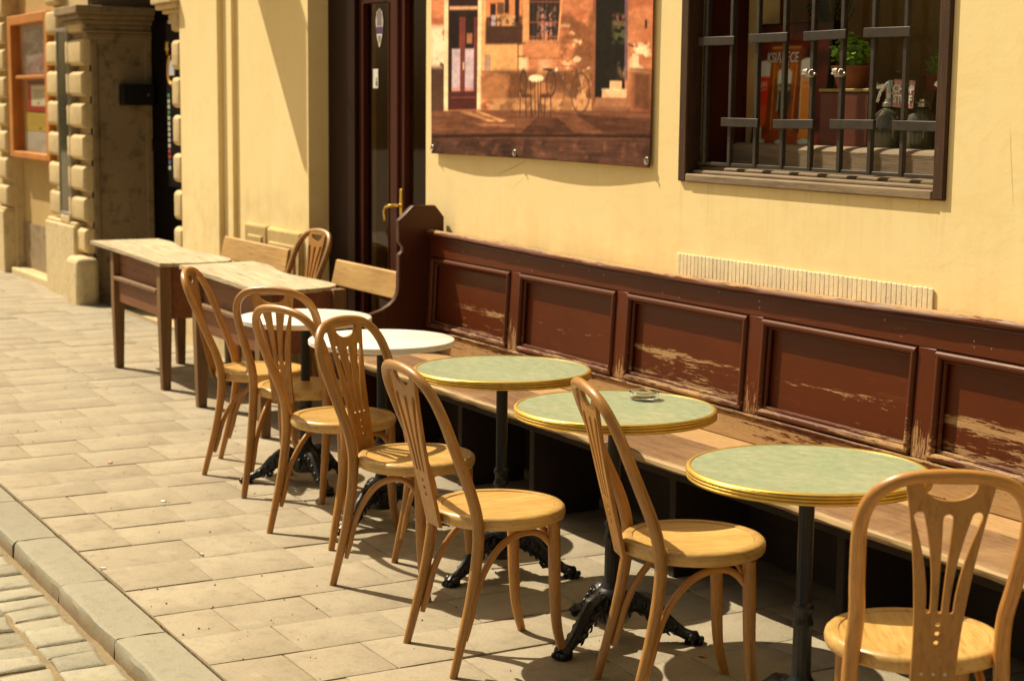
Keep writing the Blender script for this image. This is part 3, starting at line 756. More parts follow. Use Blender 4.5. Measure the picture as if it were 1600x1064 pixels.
for k in range(13):
    block(-12.06,-11.66, .70+.267*k, .70+.267*k+.215)
    block(-14.35,-13.74, .67+.267*k, .67+.267*k+.215)
for k in range(9): block(-8.495,-8.302, .06+.270*k if k else .02, .06+.270*k+.215, .93)
# plinths
for a, b, h_ in ((-14.6,-13.80,.655),(-12.11,-11.12,.675)):
    q = MB(); q.cur = .5; q.box(a, b, .885, 1.02, -.1, h_-.03); q.box(a, b, .905, 1.02, h_-.031, h_)
    q.build('plinth', M['plinth'], sh, bevel=.015, loc=SL)
# moulded impost over the pier and over the right quoins
def impost(x0, x1, z0, left=True):
    q = MB()
    for e, a, b in ((.02,0,.05),(.045,.05,.075),(.035,.075,.12),(.075,.12,.16),(.11,.16,.2),(.135,.2,.27)):
        q.box(x0-(e if left else 0), x1+(e if not left or x1 < -9 else 0), .975-e, 1.52 if left else 1.05, z0+a, z0+b)
    return q
impost(-11.30,-10.84,2.245).build('impost', M['stone_brown'], sh, bevel=.01, seg=3, loc=SL)
q = MB()
for e, a, b in ((.02,0,.05),(.06,.05,.08),(.05,.08,.12),(.12,.12,.15),(.2,.15,.19),(.25,.19,.25)):
    q.box(-8.52-e, -8.302, .96-e*.35, 1.05, 2.235+a, 2.235+b)
q.build('impost', M['stone'], sh, bevel=.01, seg=3, loc=SL)
# guard stone at the foot of the pier
q = MB(); q.box(-11.10,-10.72,.80,1.0,-.05,.40)
g_ = q.build('guard_stone', M['plinth'], None, bevel=.05, seg=3)
tag(g_, 'rounded sandstone guard block at the foot of the gateway pier', 'guard stone')
# narrow glazed show case between the two quoin columns
cs = tag(empty('display_case', (-11.47,.93,.72)), 'narrow tall glass display case fixed between two columns of quoin blocks', 'display case')
q = MB(); q.box(-.185,-.178,-.02,.07,0,1.63); q.box(.178,.185,-.02,.07,0,1.63); q.box(-.178,.178,-.02,.07,1.60,1.63); q.box(-.178,.178,-.02,.07,0,.03); q.box(-.178,.178,.0,.05,.93,.936); q.build('frame', M['steel'], cs, bevel=.003)
MB().box(-.178,.178,.058,.068,.03,1.6).build('back_panel', mat_plain('case_lining', (.30,.35,.30), .6, 0, .5, 3, 0), cs)
pane_xz(-.178,.178,-.010,.03,1.6).build('pane', M['pane_case'], cs)
q = MB(); q.box(-.15,.15,-.03,.075,-.06,-.002); q.build('ledge', M['plinth'], cs, bevel=.006)
# orange notice board in the niche, with its papers
nb = tag(empty('notice_board', (-12.87,1.0,1.17)), 'tall orange framed notice board case in the niche of the stone house', 'notice board')
q = MB(); q.box(-.78,-.64,-.06,.07,0,1.36); q.box(.66,.78,-.06,.07,0,1.36); q.box(-.64,.66,-.06,.07,0,.06); q.box(-.64,.66,-.06,.07,1.27,1.36); q.box(-.64,.66,-.03,.07,.755,.79)
q.build('frame', M['orange'], nb, bevel=.008)
MB().box(-.64,.66,.045,.069,.06,1.27).build('back_panel', M['orange'], nb)
pane_xz(-.64,.66,-.010,.06,1.27).build('pane', M['pane'], nb)
def sheet(name, lab, cat, x0, x1, z0, z1, y, fn, n=40):
    mb = grid_mesh(n, n, lambda u, v: (x0+(x1-x0)*u, y+.002*math.sin(7*u), z0+(z1-z0)*v))
    o = mb.build(name, M['print_card'])
    U, V = np.meshgrid(np.linspace(0,1,n+1), np.linspace(1,0,n+1)); P = Paint(U*400, V*400, (.6,.58,.55)); fn(P); apply_paint(o.data, P.c)
    sm = o.modifiers.new('Solidify', 'SOLIDIFY'); sm.thickness = .002
    return tag(o, lab, cat, 'papers in the orange notice board')
def f1(P):
    P.c[:] = lin(176,158,150)
    for k in range(9): P.rect(14+38*k, 12, 40+38*k, 34, lin(70,55,55), .75)
    P.blot(0,20,400,400,lin(120,95,100),.012,3,.45,.8,.2); P.blot(0,60,400,400,lin(80,62,66),.02,5,.58,.7,.1); P.blot(150,200,400,400,lin(165,110,110),.014,8,.5,.6,.15)
    for k in range(7): P.ring(190,210,50+22*k,80+20*k,5,lin(105,85,92),.5)
def f2(P):
    P.c[:] = lin(175,25,30); P.rect(60,60,345,330,lin(225,215,180)); P.rect(0,0,400,40,lin(40,30,25))
    for k, (a, b) in enumerate(((90,310),(110,290),(100,300),(130,270))): P.rect(a, 120+38*k, b, 132+38*k, lin(50,45,40), .85)
    P.ell(200,290,18,14,lin(50,45,40))
def f3(P):
    P.c[:] = lin(198,170,70)
    for k in range(5): P.rect(70+20*(k % 3), 60+50*k, 340-25*(k % 2), 74+50*k, lin(150,120,50), .8)
    P.ell(220,330,25,22,lin(95,75,35))
def f4(P): P.c[:] = lin(196,190,178); P.blot(0,0,400,400,lin(165,160,150),.01,4,.5,.5,.2)
pp = sheet('poster', 'large pale poster with a mauve figure at the top of the orange case', 'poster', -13.42,-12.26,1.97,2.42,1.036,f1)
sheet('notice', 'red bordered white notice in the middle of the orange case', 'notice', -13.25,-12.42,1.62,1.905,1.034,f2)
sheet('notice', 'yellow notice below the red one in the orange case', 'notice', -13.40,-12.30,1.43,1.60,1.034,f3)
sheet('notice', 'blank white sheet lowest in the orange case', 'notice', -13.40,-12.30,1.235,1.425,1.034,f4)
# black box on the shaded jamb
lb = MB(); lb.box(-10.832,-10.70,1.225,1.50,1.69,1.868)
lb = tag(lb.build('letter_box', M['black'], None, bevel=.008), 'small black metal box fixed on the shaded stone jamb', 'letter box')
q = MB(); q.tube([(-10.698,1.44,1.78),(-10.685,1.44,1.78)], .010, 10); q.build('lock', M['steel'], lb)
# dark sign with a ring and a strip of upright lettering in the gateway
vs = tag(empty('gateway_sign', (-9.62,1.3,1.05)), 'dark upright sign with yellow ring and colourful lettering inside the gateway', 'sign')
MB().box(-.13,.42,0,.03,0,1.3).build('board', M['gate'], vs, bevel=.005)
q = MB(); q.tube([(.03+.085*math.cos(a), -.008, .92+.11*math.sin(a)) for a in [PI*.55+PI*1.25*k/16 for k in range(17)]], .014, 8); q.build('ring', mat_plain('yellow_ring', (.70,.36,.03), .5, 0, .2, 10, 0), vs)
q = MB(); q.box(-.03,.10,-.012,-.001,.88,1.0); q.build('white_panel', mat_plain('bluish_white', (.5,.52,.6), .5, 0, .2, 10, 0), vs)
q = MB(); q.prism([(-.08+.05*(1 if k % 2 else .45)*math.cos(PI/2+k*PI/5), 1.10+.06*(1 if k % 2 else .45)*math.sin(PI/2+k*PI/5)) for k in range(10)], 'y', -.01, -.001); q.build('star', mat_plain('yellow_star', (.62,.36,.03), .5, 0, .2, 10, 0), vs)
cc = {'g': (.05,.22,.05), 'w': (.5,.48,.43), 'r': (.4,.03,.03), 'b': (.06,.1,.3)}
mats = {k: mat_plain('sign_ink_'+k, v, .6, 0, .2, 10, 0) for k, v in cc.items()}
zz = .74
for c in 'gwwgwwwwwwrrbw':
    q = MB(); q.box(-.10,-.045,-.004,-.0005,zz-.034,zz-.004); q.build('letter', mats[c], vs, bevel=.002); zz -= .044

# ================================================================== THE POSTER ON THE WALL
PX0, PX1, PZ0, PZ1 = -4.34, -2.30, 1.475, 2.86
HM = [774.809091, 4.49229, 3513.893777, -85.080772, -1804.85242, 3709.750299, -0.161926, -0.025558]
nx, ny = 520, 350
def bulge(u, v):
    k = (1-v)**2
    return .988-.006-.010*k*(abs(math.sin(PI*min(1, u/.44))) if u < .44 else 1.25*math.sin(PI*(u-.44)/.56)) - .004*math.sin(3*v+4*u)
pm = grid_mesh(nx, ny, lambda u, v: (PX0+(PX1-PX0)*u, bulge(u, v), PZ0+(PZ1-PZ0)*v + .006*(1-v)*math.sin(PI*u)))
po = pm.build('wall_poster', M['print'])
U, V = np.meshgrid(np.linspace(PX0,PX1,nx+1), np.linspace(PZ0,PZ1,ny+1))
D = HM[6]*U+HM[7]*V+1
P = Paint((HM[0]*U+HM[1]*V+HM[2])/D, (HM[3]*U+HM[4]*V+HM[5])/D, lin(206,128,78))
P.grain(.006, 1, .35)
P.blot(90,-900,1320,620, lin(176,98,56), .007, 2, .5, .7, .15); P.blot(800,80,1010,560, lin(130,82,44), .013, 3, .42, .8, .15); P.blot(820,150,1000,400, lin(232,190,140), .02, 9, .66, .9, .04)
# left strip of wall with peeled plaster
P.rect(60,330,190,640, lin(66,50,42), .9, 40); P.blot(92,150,190,370, lin(244,214,180), .016, 4, .42, .95, .06); P.rect(170,-900,196,620, lin(236,205,160))
# double door with curtains
P.rect(194,-900,358,612, lin(62,36,32)); P.rect(200,40,356,58, lin(214,160,120)); P.rect(202,70,255,270, lin(44,30,28)); P.rect(292,70,336,270, lin(52,34,30))
P.rect(256,100,290,600, lin(128,58,48)); P.rect(336,100,356,600, lin(120,55,46)); P.rect(298,190,328,246, lin(170,112,66))
for a, b in ((216,262),(290,338)):
    P.rect(a,276,b,508, lin(198,178,190))
    for k in range(6): P.rect(a+4+k*8, 276, a+6+k*8, 508, lin(160,130,150), .7, 3)
    P.rect(a,490,b,510, lin(210,130,110), .8)
P.rect(200,512,354,606, lin(92,40,36)); P.line(215,545,345,545,4,lin(150,80,66)); P.line(215,560,345,560,4,lin(60,28,26)); P.rect(278,350,285,390, lin(220,190,150))
P.rect(358,-900,380,612, lin(236,208,164))
# yellow bay, small picture, plaque
P.rect(380,-900,602,400, lin(228,170,100), .95, 12); P.rect(402,-300,600,250, lin(120,72,44)); P.rect(402,-300,600,100, lin(214,132,74)); P.rect(402,150,600,250, lin(84,54,40), 1, 20)
P.rect(425,25,455,150, lin(70,40,36)); P.rect(462,20,498,82, lin(120,84,60)); P.rect(502,-40,526,80, lin(66,52,44)); P.rect(558,-60,582,130, lin(52,40,36)); P.rect(462,90,560,150, lin(205,150,96)); P.rect(430,90,455,148, lin(180,160,170))
P.blot(402,90,600,160, lin(60,40,30), .05, 12, .55, .7); P.rect(396,310,430,402, lin(178,140,120)); P.line(577,250,577,400,6,lin(110,66,36)); P.line(577,255,615,245,6,lin(110,66,36)); P.line(580,320,615,320,7,lin(90,55,34))
P.rect(586,330,632,400, lin(240,205,160), .8, 20); P.rect(604,-900,638,240, lin(226,160,96), .8)
# barred window with a plant
P.rect(638,-900,806,232, lin(66,56,46)); P.blot(690,50,775,200, lin(190,130,120), .05, 6, .42, .9); P.ell(726,206,17,22, lin(200,130,100)); P.rect(638,226,806,250, lin(190,126,80))
for k in range(7): P.line(650+24*k,-900,650+24*k,228,5,lin(38,34,30),.9)
for y in (16,130,212): P.line(638,y,806,y,7,lin(168,86,58),.8)
P.line(820,-40,800,230,10,lin(236,165,105),.8)
# stone base courses
P.rect(380,400,1000,560, lin(178,118,66), .9, 20); P.blot(380,400,1000,560, lin(112,68,36), .011, 7, .45, .85, .15); P.blot(380,430,1000,570, lin(226,168,104), .016, 8, .6, .8, .1)
P.rect(640,255,806,330, lin(206,132,76), .8, 10); P.line(640,330,806,330,6,lin(150,92,54)); P.rect(700,340,760,400, lin(244,206,158), .5, 40)
P.rect(430,555,1000,622, lin(200,146,92), .9, 10); P.blot(380,560,1000,625, lin(130,84,50), .03, 10, .5, .7, .1)
for x in (580,745,840,905): P.line(x,400,x,560,4,lin(96,58,34),.7)
P.line(380,402,590,410,5,lin(120,76,44),.8)
# dark doorway, flowers and steps
P.rect(1004,-900,1168,575, lin(40,38,28)); P.rect(990,-900,1006,600, lin(150,92,58)); P.rect(1166,-900,1182,450, lin(120,92,110)); P.blot(1108,90,1172,235, lin(112,112,72), .05, 11, .45, .8); P.blot(1110,90,1172,130, lin(196,100,100), .08, 13, .52, .8)
P.blot(1140,360,1180,430, lin(150,120,90), .06, 14, .42, .9); P.poly([(1086,452),(1152,452),(1152,600),(1086,600)], lin(222,170,124)); P.poly([(1044,500),(1178,500),(1178,600),(1044,600)], lin(232,182,136)); P.poly([(1010,548),(1182,548),(1182,600),(1010,600)], lin(176,118,78))
P.line(1044,500,1178,500,4,lin(250,210,160)); P.rect(990,596,1196,628, lin(150,100,68))
P.blot(1195,240,1305,390, lin(246,212,168), .014, 15, .55, .9, .06); P.rect(1200,395,1320,625, lin(92,58,38), .85, 60); P.rect(1276,112,1288,160, lin(60,38,26)); P.line(1190,250,1215,262,9,lin(70,44,28)); P.line(1200,385,1310,392,6,lin(90,56,34))
# pavement, shadows, kerb, street
P.rect(60,618,1340,770, lin(128,80,52), 1, 10); P.grain(.02, 21, .25)
P.poly([(258,622),(372,622),(524,680),(420,680)], lin(216,152,98), .8); P.poly([(340,690),(560,692),(560,712),(380,706)], lin(190,130,88), .6); P.line(330,622,470,680,9,lin(120,76,50),.8)
P.poly([(690,655),(800,655),(900,742),(600,742)], lin(86,52,38), .8); P.poly([(900,640),(1320,660),(1320,760),(1060,740)], lin(88,54,38), .7)
P.rect(60,748,1340,772, lin(48,32,28), .9, 16); P.rect(60,772,1340,1100, lin(98,64,50), 1, 12); P.blot(60,772,1340,1000, lin(70,46,38), .009, 22, .48, .7, .15); P.blot(60,776,1340,900, lin(150,96,68), .03, 23, .6, .4, .2)
# bicycle, table, two chairs
for cx, cy, rx, ry in ((928,522,50,110),(798,530,34,118)):
    P.ring(cx,cy,rx,ry,6,lin(84,62,48),.85 if cx > 900 else .4)
    for k in range(6): P.line(cx-rx*math.cos(k*PI/6),cy-ry*math.sin(k*PI/6),cx+rx*math.cos(k*PI/6),cy+ry*math.sin(k*PI/6),2,lin(140,104,76),.4)
for a in ((800,400,870,540),(870,540,905,395),(805,410,905,402),(905,395,870,545),(790,395,850,540),(905,395,930,520),(720,390,800,392),(890,370,905,400),(820,372,890,374)): P.line(*a,6,lin(108,76,54),.9)
P.ell(745,392,26,7,lin(50,34,28)); P.ell(793,392,9,11,lin(240,210,170)); P.ell(868,520,22,30,lin(110,80,58),.6)
P.ell(680,442,42,20,lin(244,216,176)); 
for x in (672,705,690,648): P.line(x,455,x+6,640,5,lin(74,54,42),.9)
for x0, s_ in ((600,1),(755,-1)):
    P.ring(x0+8,470,18 if s_ > 0 else 26,70,6,lin(72,52,40),.9); P.ell(x0+24*s_,538,30,13,lin(104,62,46))
    for k in (-8,22,50): P.line(x0+k*s_,545,x0+k*s_*1.2,655,5,lin(66,48,38),.9)
    for k in (-6,2,10): P.line(x0+8+k,415,x0+8+k,530,3,lin(72,52,40),.7)
P.grain2(.012, .14, 51, .9, 625, 2000); P.grain2(.004, .05, 52, .6, 625, 2000); P.grain(.055, 31, .34); P.grain(.02, 33, .42); P.grain(.006, 32, .18); P.blur(); P.grain2(.5, .02, 53, .10); P.grain2(.02, .5, 54, .10)
gm = P.c.mean(axis=2, keepdims=True); pc = P.c*.76+gm*np.array([1.16,.95,.83])*.24; apply_paint(po.data, np.clip(pc, 0, 1)**1.20*1.66+np.array([.006,.004,.004]))
sm = po.modifiers.new('Solidify', 'SOLIDIFY'); sm.thickness = .0018; sm.offset = 1
tag(po, 'large printed banner of an old street scene hanging on the yellow wall', 'poster')
for u in (0.008, .44, .99):
    q = MB(); X_ = PX0+(PX1-PX0)*u; y_ = bulge(u, .02)-.004
    q.tube([(X_+.013*math.cos(a), y_, PZ0+.028+.013*math.sin(a)) for a in [2*PI*k/14 for k in range(14)]], .0045, 6, closed=True)
    q.tube([(X_, y_+.002, PZ0+.028), (X_+.004, y_-.012, PZ0+.022)], .0045, 6)
    q.build('eyelet', M['steel'], po)

# ================================================================== THE LONG PEW
BX0, BX1 = -4.20, 1.42
pew = tag(empty('church_pew', (-1.4,.65,0)), 'long brown church pew with peeling panelled back against the yellow wall', 'bench')
PL = (1.4,-.65,0)
YF, YT = .872, .905                         # back front face at seat and at the top rail
ST = .477
def lean(z): return YF+(YT-YF)*(z-ST)/(1.09-ST)
def slab_xz(mb, x0, x1, z0, z1, th, off=0.0):
    """board lying in the leaning plane of the back, front face proud by off"""
    a, b = lean(z0)-off, lean(z1)-off
    return mb.add([(x0,a,z0),(x1,a,z0),(x1,a+th,z0),(x0,a+th,z0),(x0,b,z1),(x1,b,z1),(x1,b+th,z1),(x0,b+th,z1)], [(3,2,1,0),(4,5,6,7),(0,1,5,4),(1,2,6,5),(2,3,7,6),(3,0,4,7)])
q = slab_xz(MB(), BX0, BX1, .955, 1.052, .04); q.build('top_rail', M['pew_rail'], pew, bevel=.003, loc=PL)
q = slab_xz(MB(), BX0, BX1, ST+.001, .575, .045, .004)
q.build('lower_rail', M['pew_low'], pew, bevel=.003, loc=PL)
q = slab_xz(MB(), BX0, BX1, .5755, .587, .05, .012); q.build('ledge', M['pew_mould'], pew, bevel=.004, loc=PL)
pan = [(-4.165,-3.325)] + [(-3.237+.9235*k, -3.237+.9235*k+.838) for k in range(5)]
sx = [(pan[k][1], pan[k+1][0]) for k in range(5)] + [(BX0, pan[0][0])]
for a, b in sx:
    q = slab_xz(MB(), a, b, .588, .9545, .04); q.build('stile', M['pew_stile'], pew, bevel=.003, loc=PL)
for k, (a, b) in enumerate(pan):
    q = MB(); q.cur = (.56,.36,.68,.46,.66,.5)[k]; q = slab_xz(q, a, b, .588, .9545, .012, -.026); o = q.build('back_panel', M['pew_panel'], pew, loc=PL)
    m_ = MB()
    def stick(p0, p1): m_.tube([p0, p1], (.0115,.0115), 10, cap=True)
    zt, zb = .9545-.0165, .588+.0165
    for z_ in (zt, zb):
        y_ = lean(z_)+.001; m_.tube([(a+.006,y_,z_),(b-.006,y_,z_)], .0135, 10)
        m_.tube([(a+.018,y_+.012,z_+(-.017 if z_ == zt else .017)),(b-.018,y_+.012,z_+(-.017 if z_ == zt else .017))], .008, 8)
    for x_, d in ((a+.0165,1),(b-.0165,-1)):
        m_.tube([(x_,lean(zb)+.001,zb),(x_,lean(zt)+.001,zt)], .0135, 10)
        m_.tube([(x_+.017*d,lean(zb)+.014,zb),(x_+.017*d,lean(zt)+.014,zt)], .008, 8)
    m_.build('moulding', M['pew_mould'], o)
# cap: rounded nosing and bead
cp = [(.99,1.053),(.99,1.076),(.915,1.092),(.893,1.093),(.879,1.084),(.875,1.074),(.881,1.066),(.893,1.062),(.890,1.0525)]
q = MB(); n = 60
V = []; F = []; m = len(cp)
for k in range(n+1):
    t = k/n; xx = BX0+(BX1-BX0)*t; sag = -.028*math.sin(PI*min(1,max(0,(xx+4.2)/4.4)))**1.3
    for (y, z) in cp: V.append((xx, y+random.uniform(-.0015,.0015), z+sag+random.uniform(-.0015,.0015)*(z > 1.06)))
for k in range(n):
    for r in range(m): F.append((k*m+r, k*m+(r+1) % m, (k+1)*m+(r+1) % m, (k+1)*m+r))
F.append(tuple(range(m))); F.append(tuple(n*m+r for r in range(m-1,-1,-1)))
q.add(V, F); q.tint = [(.2,.8,1,.95,.62,.2,0,0,0)[i % m] for i in range(len(V))]; q.build('cap_rail', M['pew_cap'], pew, loc=PL)
# seat: two boards with a gap, worn nosing
q = MB(); n = 70; V = []; F = []
np_ = [(.705,ST),(.43,ST),(.405,ST-.002),(.394,ST-.010),(.392,ST-.022),(.400,ST-.034),(.415,ST-.038),(.705,ST-.038)]
m = len(np_)
for k in range(n+1):
    xx = BX0+(BX1-BX0)*k/n; w = [random.uniform(-.003,.003) for _ in range(m)]
    for r, (y, z) in enumerate(np_): V.append((xx, y+(w[r] if 2 <= r <= 5 else 0), z+(w[r]*.5 if 2 <= r <= 5 else 0)))
for k in range(n):
    for r in range(m): F.append((k*m+r, k*m+(r+1) % m, (k+1)*m+(r+1) % m, (k+1)*m+r))
F.append(tuple(range(m))); F.append(tuple(n*m+r for r in range(m-1,-1,-1)))
q.add(V, F); q.build('seat_board', M['pew_seat'], pew, loc=PL)
MB().box(BX0,BX1,.7085,.868,ST-.036,ST+.001).build('seat_board', M['pew_back'], pew, bevel=.003, loc=PL)
MB().box(BX0,BX1,.49,.51,.385,ST-.039).build('apron', M['pew_shaded'], pew, bevel=.003, loc=PL)
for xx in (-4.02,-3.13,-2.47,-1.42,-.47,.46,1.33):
    q = MB(); q.prism([(.53,.0),(.86,.0),(.86,.438),(.53,.438)], 'x', xx-.02, xx+.02); q.build('support', M['pew_shaded'], pew, bevel=.004, loc=PL)
MB().box(BX0,BX1,.862,.884,.05,.43).build('back_board', M['pew_shaded'], pew, bevel=.003, loc=PL)
# shaped end boards
def end_board(x):
    Yp = [(.985,0),(.985,1.155),(.935,1.215),(.81,1.215),(.728,1.14),(.728,1.035),(.752,1.002),(.752,.985),(.730,.965)]
    c = [(.728,.80),(.722,.765),(.705,.735),(.675,.71),(.635,.688),(.585,.672),(.52,.66),(.44,.652),(.405,.635),(.395,.60),(.398,.5),(.41,.40),(.44,.30),(.46,.2),(.455,.1),(.42,.0)]
    q = MB(); q.prism(Yp+c, 'x', x-.022, x+.022); return q.build('end_board', M['pew_end'], pew, bevel=.006, loc=PL)
end_board(BX0-.02); end_board(BX1+.02)
q = MB()
for k in range(26):
    a = random.uniform(-3.9,.9); zc = 1.003+random.uniform(-.03,.03); q.tube([(a,lean(zc)-.0006,zc),(a,lean(zc)+.004,zc)], .0035, 8)
q.build('nail', M['screw'], pew, loc=PL)

# ================================================================== BISTRO TABLES
def smooth(P, R, n=3):
    P = [np.array(p, float) for p in P]; out = []; ro = []
    for i in range(len(P)-1):
        p0 = P[max(0,i-1)]; p1 = P[i]; p2 = P[i+1]; p3 = P[min(len(P)-1,i+2)]
        for k in range(n):
            t = k/n; out.append(.5*((2*p1)+(-p0+p2)*t+(2*p0-5*p1+4*p2-p3)*t*t+(-p0+3*p1-3*p2+p3)*t**3)); ro.append(R[i]+(R[i+1]-R[i])*t)
    out.append(P[-1]); ro.append(R[-1]); return [tuple(p) for p in out], ro
ZT = .77
IRON_TEX = bpy.data.textures.new('cast_relief', 'CLOUDS'); IRON_TEX.noise_scale = .016; IRON_TEX.noise_depth = 2
def make_table(kind):
    R = .327 if kind == 'green' else .302
    t = empty('bistro_table')
    if kind == 'green':
        MB().lathe([(.05,ZT-.022),(R-.012,ZT-.022),(R-.0115,ZT-.0015)], 72).build('tabletop', M['green'], t)
        b = MB(); pr = [(R-.012,ZT-.002),(R-.0105,ZT+.0005),(R-.004,ZT+.0005),(R,ZT-.003)]
        for k in range(3):
            z0 = ZT-.0045-.0088*k; pr += [(R-.0038,z0),(R+.0004,z0-.0020),(R+.0012,z0-.0044),(R+.0004,z0-.0068)]
        pr += [(R-.0038,ZT-.0315),(R-.014,ZT-.033)]
        b.lathe(pr, 96, capb=False, capt=False); b.build('rim', M['brass'], t, sharp=50)
    else:
        MB().lathe([(.05,ZT-.026),(R-.008,ZT-.026),(R-.001,ZT-.022),(R,ZT-.016),(R-.004,ZT-.0135),(R,ZT-.011),(R,ZT-.004),(R-.005,ZT)], 72).build('tabletop', M['marble'], t, sharp=60)
    c = MB(); c.box(-.15,.15,-.02,.02,ZT-.035,ZT-.0265); c.box(-.02,.02,-.15,.15,ZT-.035,ZT-.0266); c.build('top_bracket', M['iron'], t, bevel=.003)
    # fluted column
    p = MB(); n = 48
    prof = [(.0215,ZT-.036),(.0215,.40),(.024,.395),(.0285,.388),(.0285,.380),(.0245,.372),(.0245,.350),(.0285,.342),(.0285,.333),(.0255,.326),(.0265,.20),(.030,.185),(.040,.172),(.044,.160)]
    V = []; F = []
    for (r, z) in prof:
        fl = 1 if abs(r-.0215) < 1e-6 or .0244 <= r <= .027 else 0
        for k in range(n): 
            a = 2*PI*k/n; rr = r-(.0022*(.5+.5*math.cos(12*a)) if fl else 0); V.append((rr*math.cos(a), rr*math.sin(a), z))
    for i in range(len(prof)-1):
        for k in range(n): F.append((i*n+k, (i+1)*n+k, (i+1)*n+(k+1) % n, i*n+(k+1) % n))
    p.add(V, F); p.build('column', M['iron'], t, sharp=60)
    h = MB(); h.lathe([(.03,.055),(.058,.06),(.066,.085),(.060,.115),(.050,.132),(.058,.142),(.055,.155),(.046,.166),(.036,.176)], 28)
    for k in range(9):
        a = 2*PI*k/9; h.ball((.060*math.cos(a), .060*math.sin(a), .098), .014, 6, (1,1,1.9))
    h.build('hub', M['iron'], t)
    for k in range(3):
        a = math.radians((-66,49,171)[k]); ca, sa = math.cos(a), math.sin(a)
        prof = [(.04,.112,.040,.042),(.075,.130,.038,.048),(.11,.122,.034,.048),(.145,.098,.030,.042),(.178,.070,.027,.034),(.21,.048,.025,.026),(.238,.034,.028,.021),(.265,.025,.031,.022),(.288,.018,.021,.014)]
        prof = [(r_, z_, w_*.80, h_*.80) for r_, z_, w_, h_ in prof]
        Pp, Wp = smooth([(r*ca, r*sa, z) for r, z, _, _ in prof], [w for _, _, w, _ in prof], 4); _, Hp = smooth([(r, 0, z) for r, z, _, _ in prof], [hh for *_, hh in prof], 4)
        f = MB(); f.tube(Pp, [(a_, b_) for a_, b_ in zip(Wp, Hp)], 20, up=(0,0,1))
        for off in (-1, 0, 1):      # raised ribs along the leg
            f.tube([((r)*ca-off*w*.62*sa, (r)*sa+off*w*.62*ca, z+hh*(.86 if off == 0 else .62)) for r, z, w, hh in prof[:7]], [.0085,.0085,.008,.008,.007,.006,.005], 7)
        for r, z, w, hh in prof[1:6]:  # leaf bosses
            for off in (-1,1): f.ball((r*ca-off*w*.9*sa, r*sa+off*w*.9*ca, z+hh*.1), .0115, 6, (1,1,1.25))
        for off in (-1,0,1):        # paw
            f.ball((.272*ca-off*.017*sa, .272*sa+off*.017*ca, .020), .0155, 8, (1.1,1.1,1.25)); f.ball((.295*ca-off*.017*sa, .295*sa+off*.017*ca, .012), .011, 7)
        f.tube([(.20*ca,.20*sa,.055),(.17*ca,.17*sa,.06),(.155*ca,.155*sa,.045),(.165*ca,.165*sa,.032),(.182*ca,.182*sa,.038)], .009, 8)
        f.lathe([(.03,.0),(.031,.008)], 14, c=(.272*ca,.272*sa,0))
        for k2 in range(7):        # cast leaf scrolls down the sides
            tq = k2/6; r0 = .06+.14*tq; z0 = .125-.085*tq**1.1
            for off in (-1,1): f.tube([((r0+.012*math.cos(q_))*ca-off*(.024-.006*tq)*sa, (r0+.012*math.cos(q_))*sa+off*(.024-.006*tq)*ca, z0+.012*math.sin(q_)) for q_ in [.4+.6*j for j in range(8)]], [.0045]*5+[.004,.003,.002], 6)
        o = f.build('foot', M['iron'], t); dm = o.modifiers.new('Displace', 'DISPLACE'); dm.texture = IRON_TEX; dm.strength = .006; dm.mid_level = .5; dm.texture_coords = 'LOCAL'
    return t
tg = make_table('green'); tw = make_table('white')
def put_table(o, x, y, rz, lab, grp):
    o.location = (x,y,0); o.rotation_euler.z = rz; tag(o, lab, 'table', grp); return o
GT = 'brass rimmed green tables'; WT = 'white topped tables'
put_table(tg, .119,-.095, .12, 'round green table with brass rim behind the nearest chair back, closest to camera', GT)
put_table(copy_tree(tg), -.907,-.058, 0, 'round green table with brass rim and a glass ashtray on it', GT)
put_table(copy_tree(tg), -1.776,.003, -.05, 'round green table with brass rim next to the white tables', GT)
put_table(tw, -2.689,-.064, .1, 'round white table in front of the pew end, beside the first green table', WT)
put_table(copy_tree(tw), -3.50,-.072, -.9, 'round white table beside the school desk, farthest of the round tables', WT)
# glass ashtray
q = MB(); q.lathe([(.040,0),(.046,.004),(.050,.024),(.048,.026),(.044,.026),(.041,.010),(.0005,.008)], 28, capt=False)
q.lathe([(.0455,.0265),(.0485,.0275)], 28, capb=False, capt=False)
as_ = q.build('ashtray', M['glass'], None, loc=(-.985,.105,ZT)); tag(as_, 'small round clear glass ashtray on the middle green table', 'ashtray')

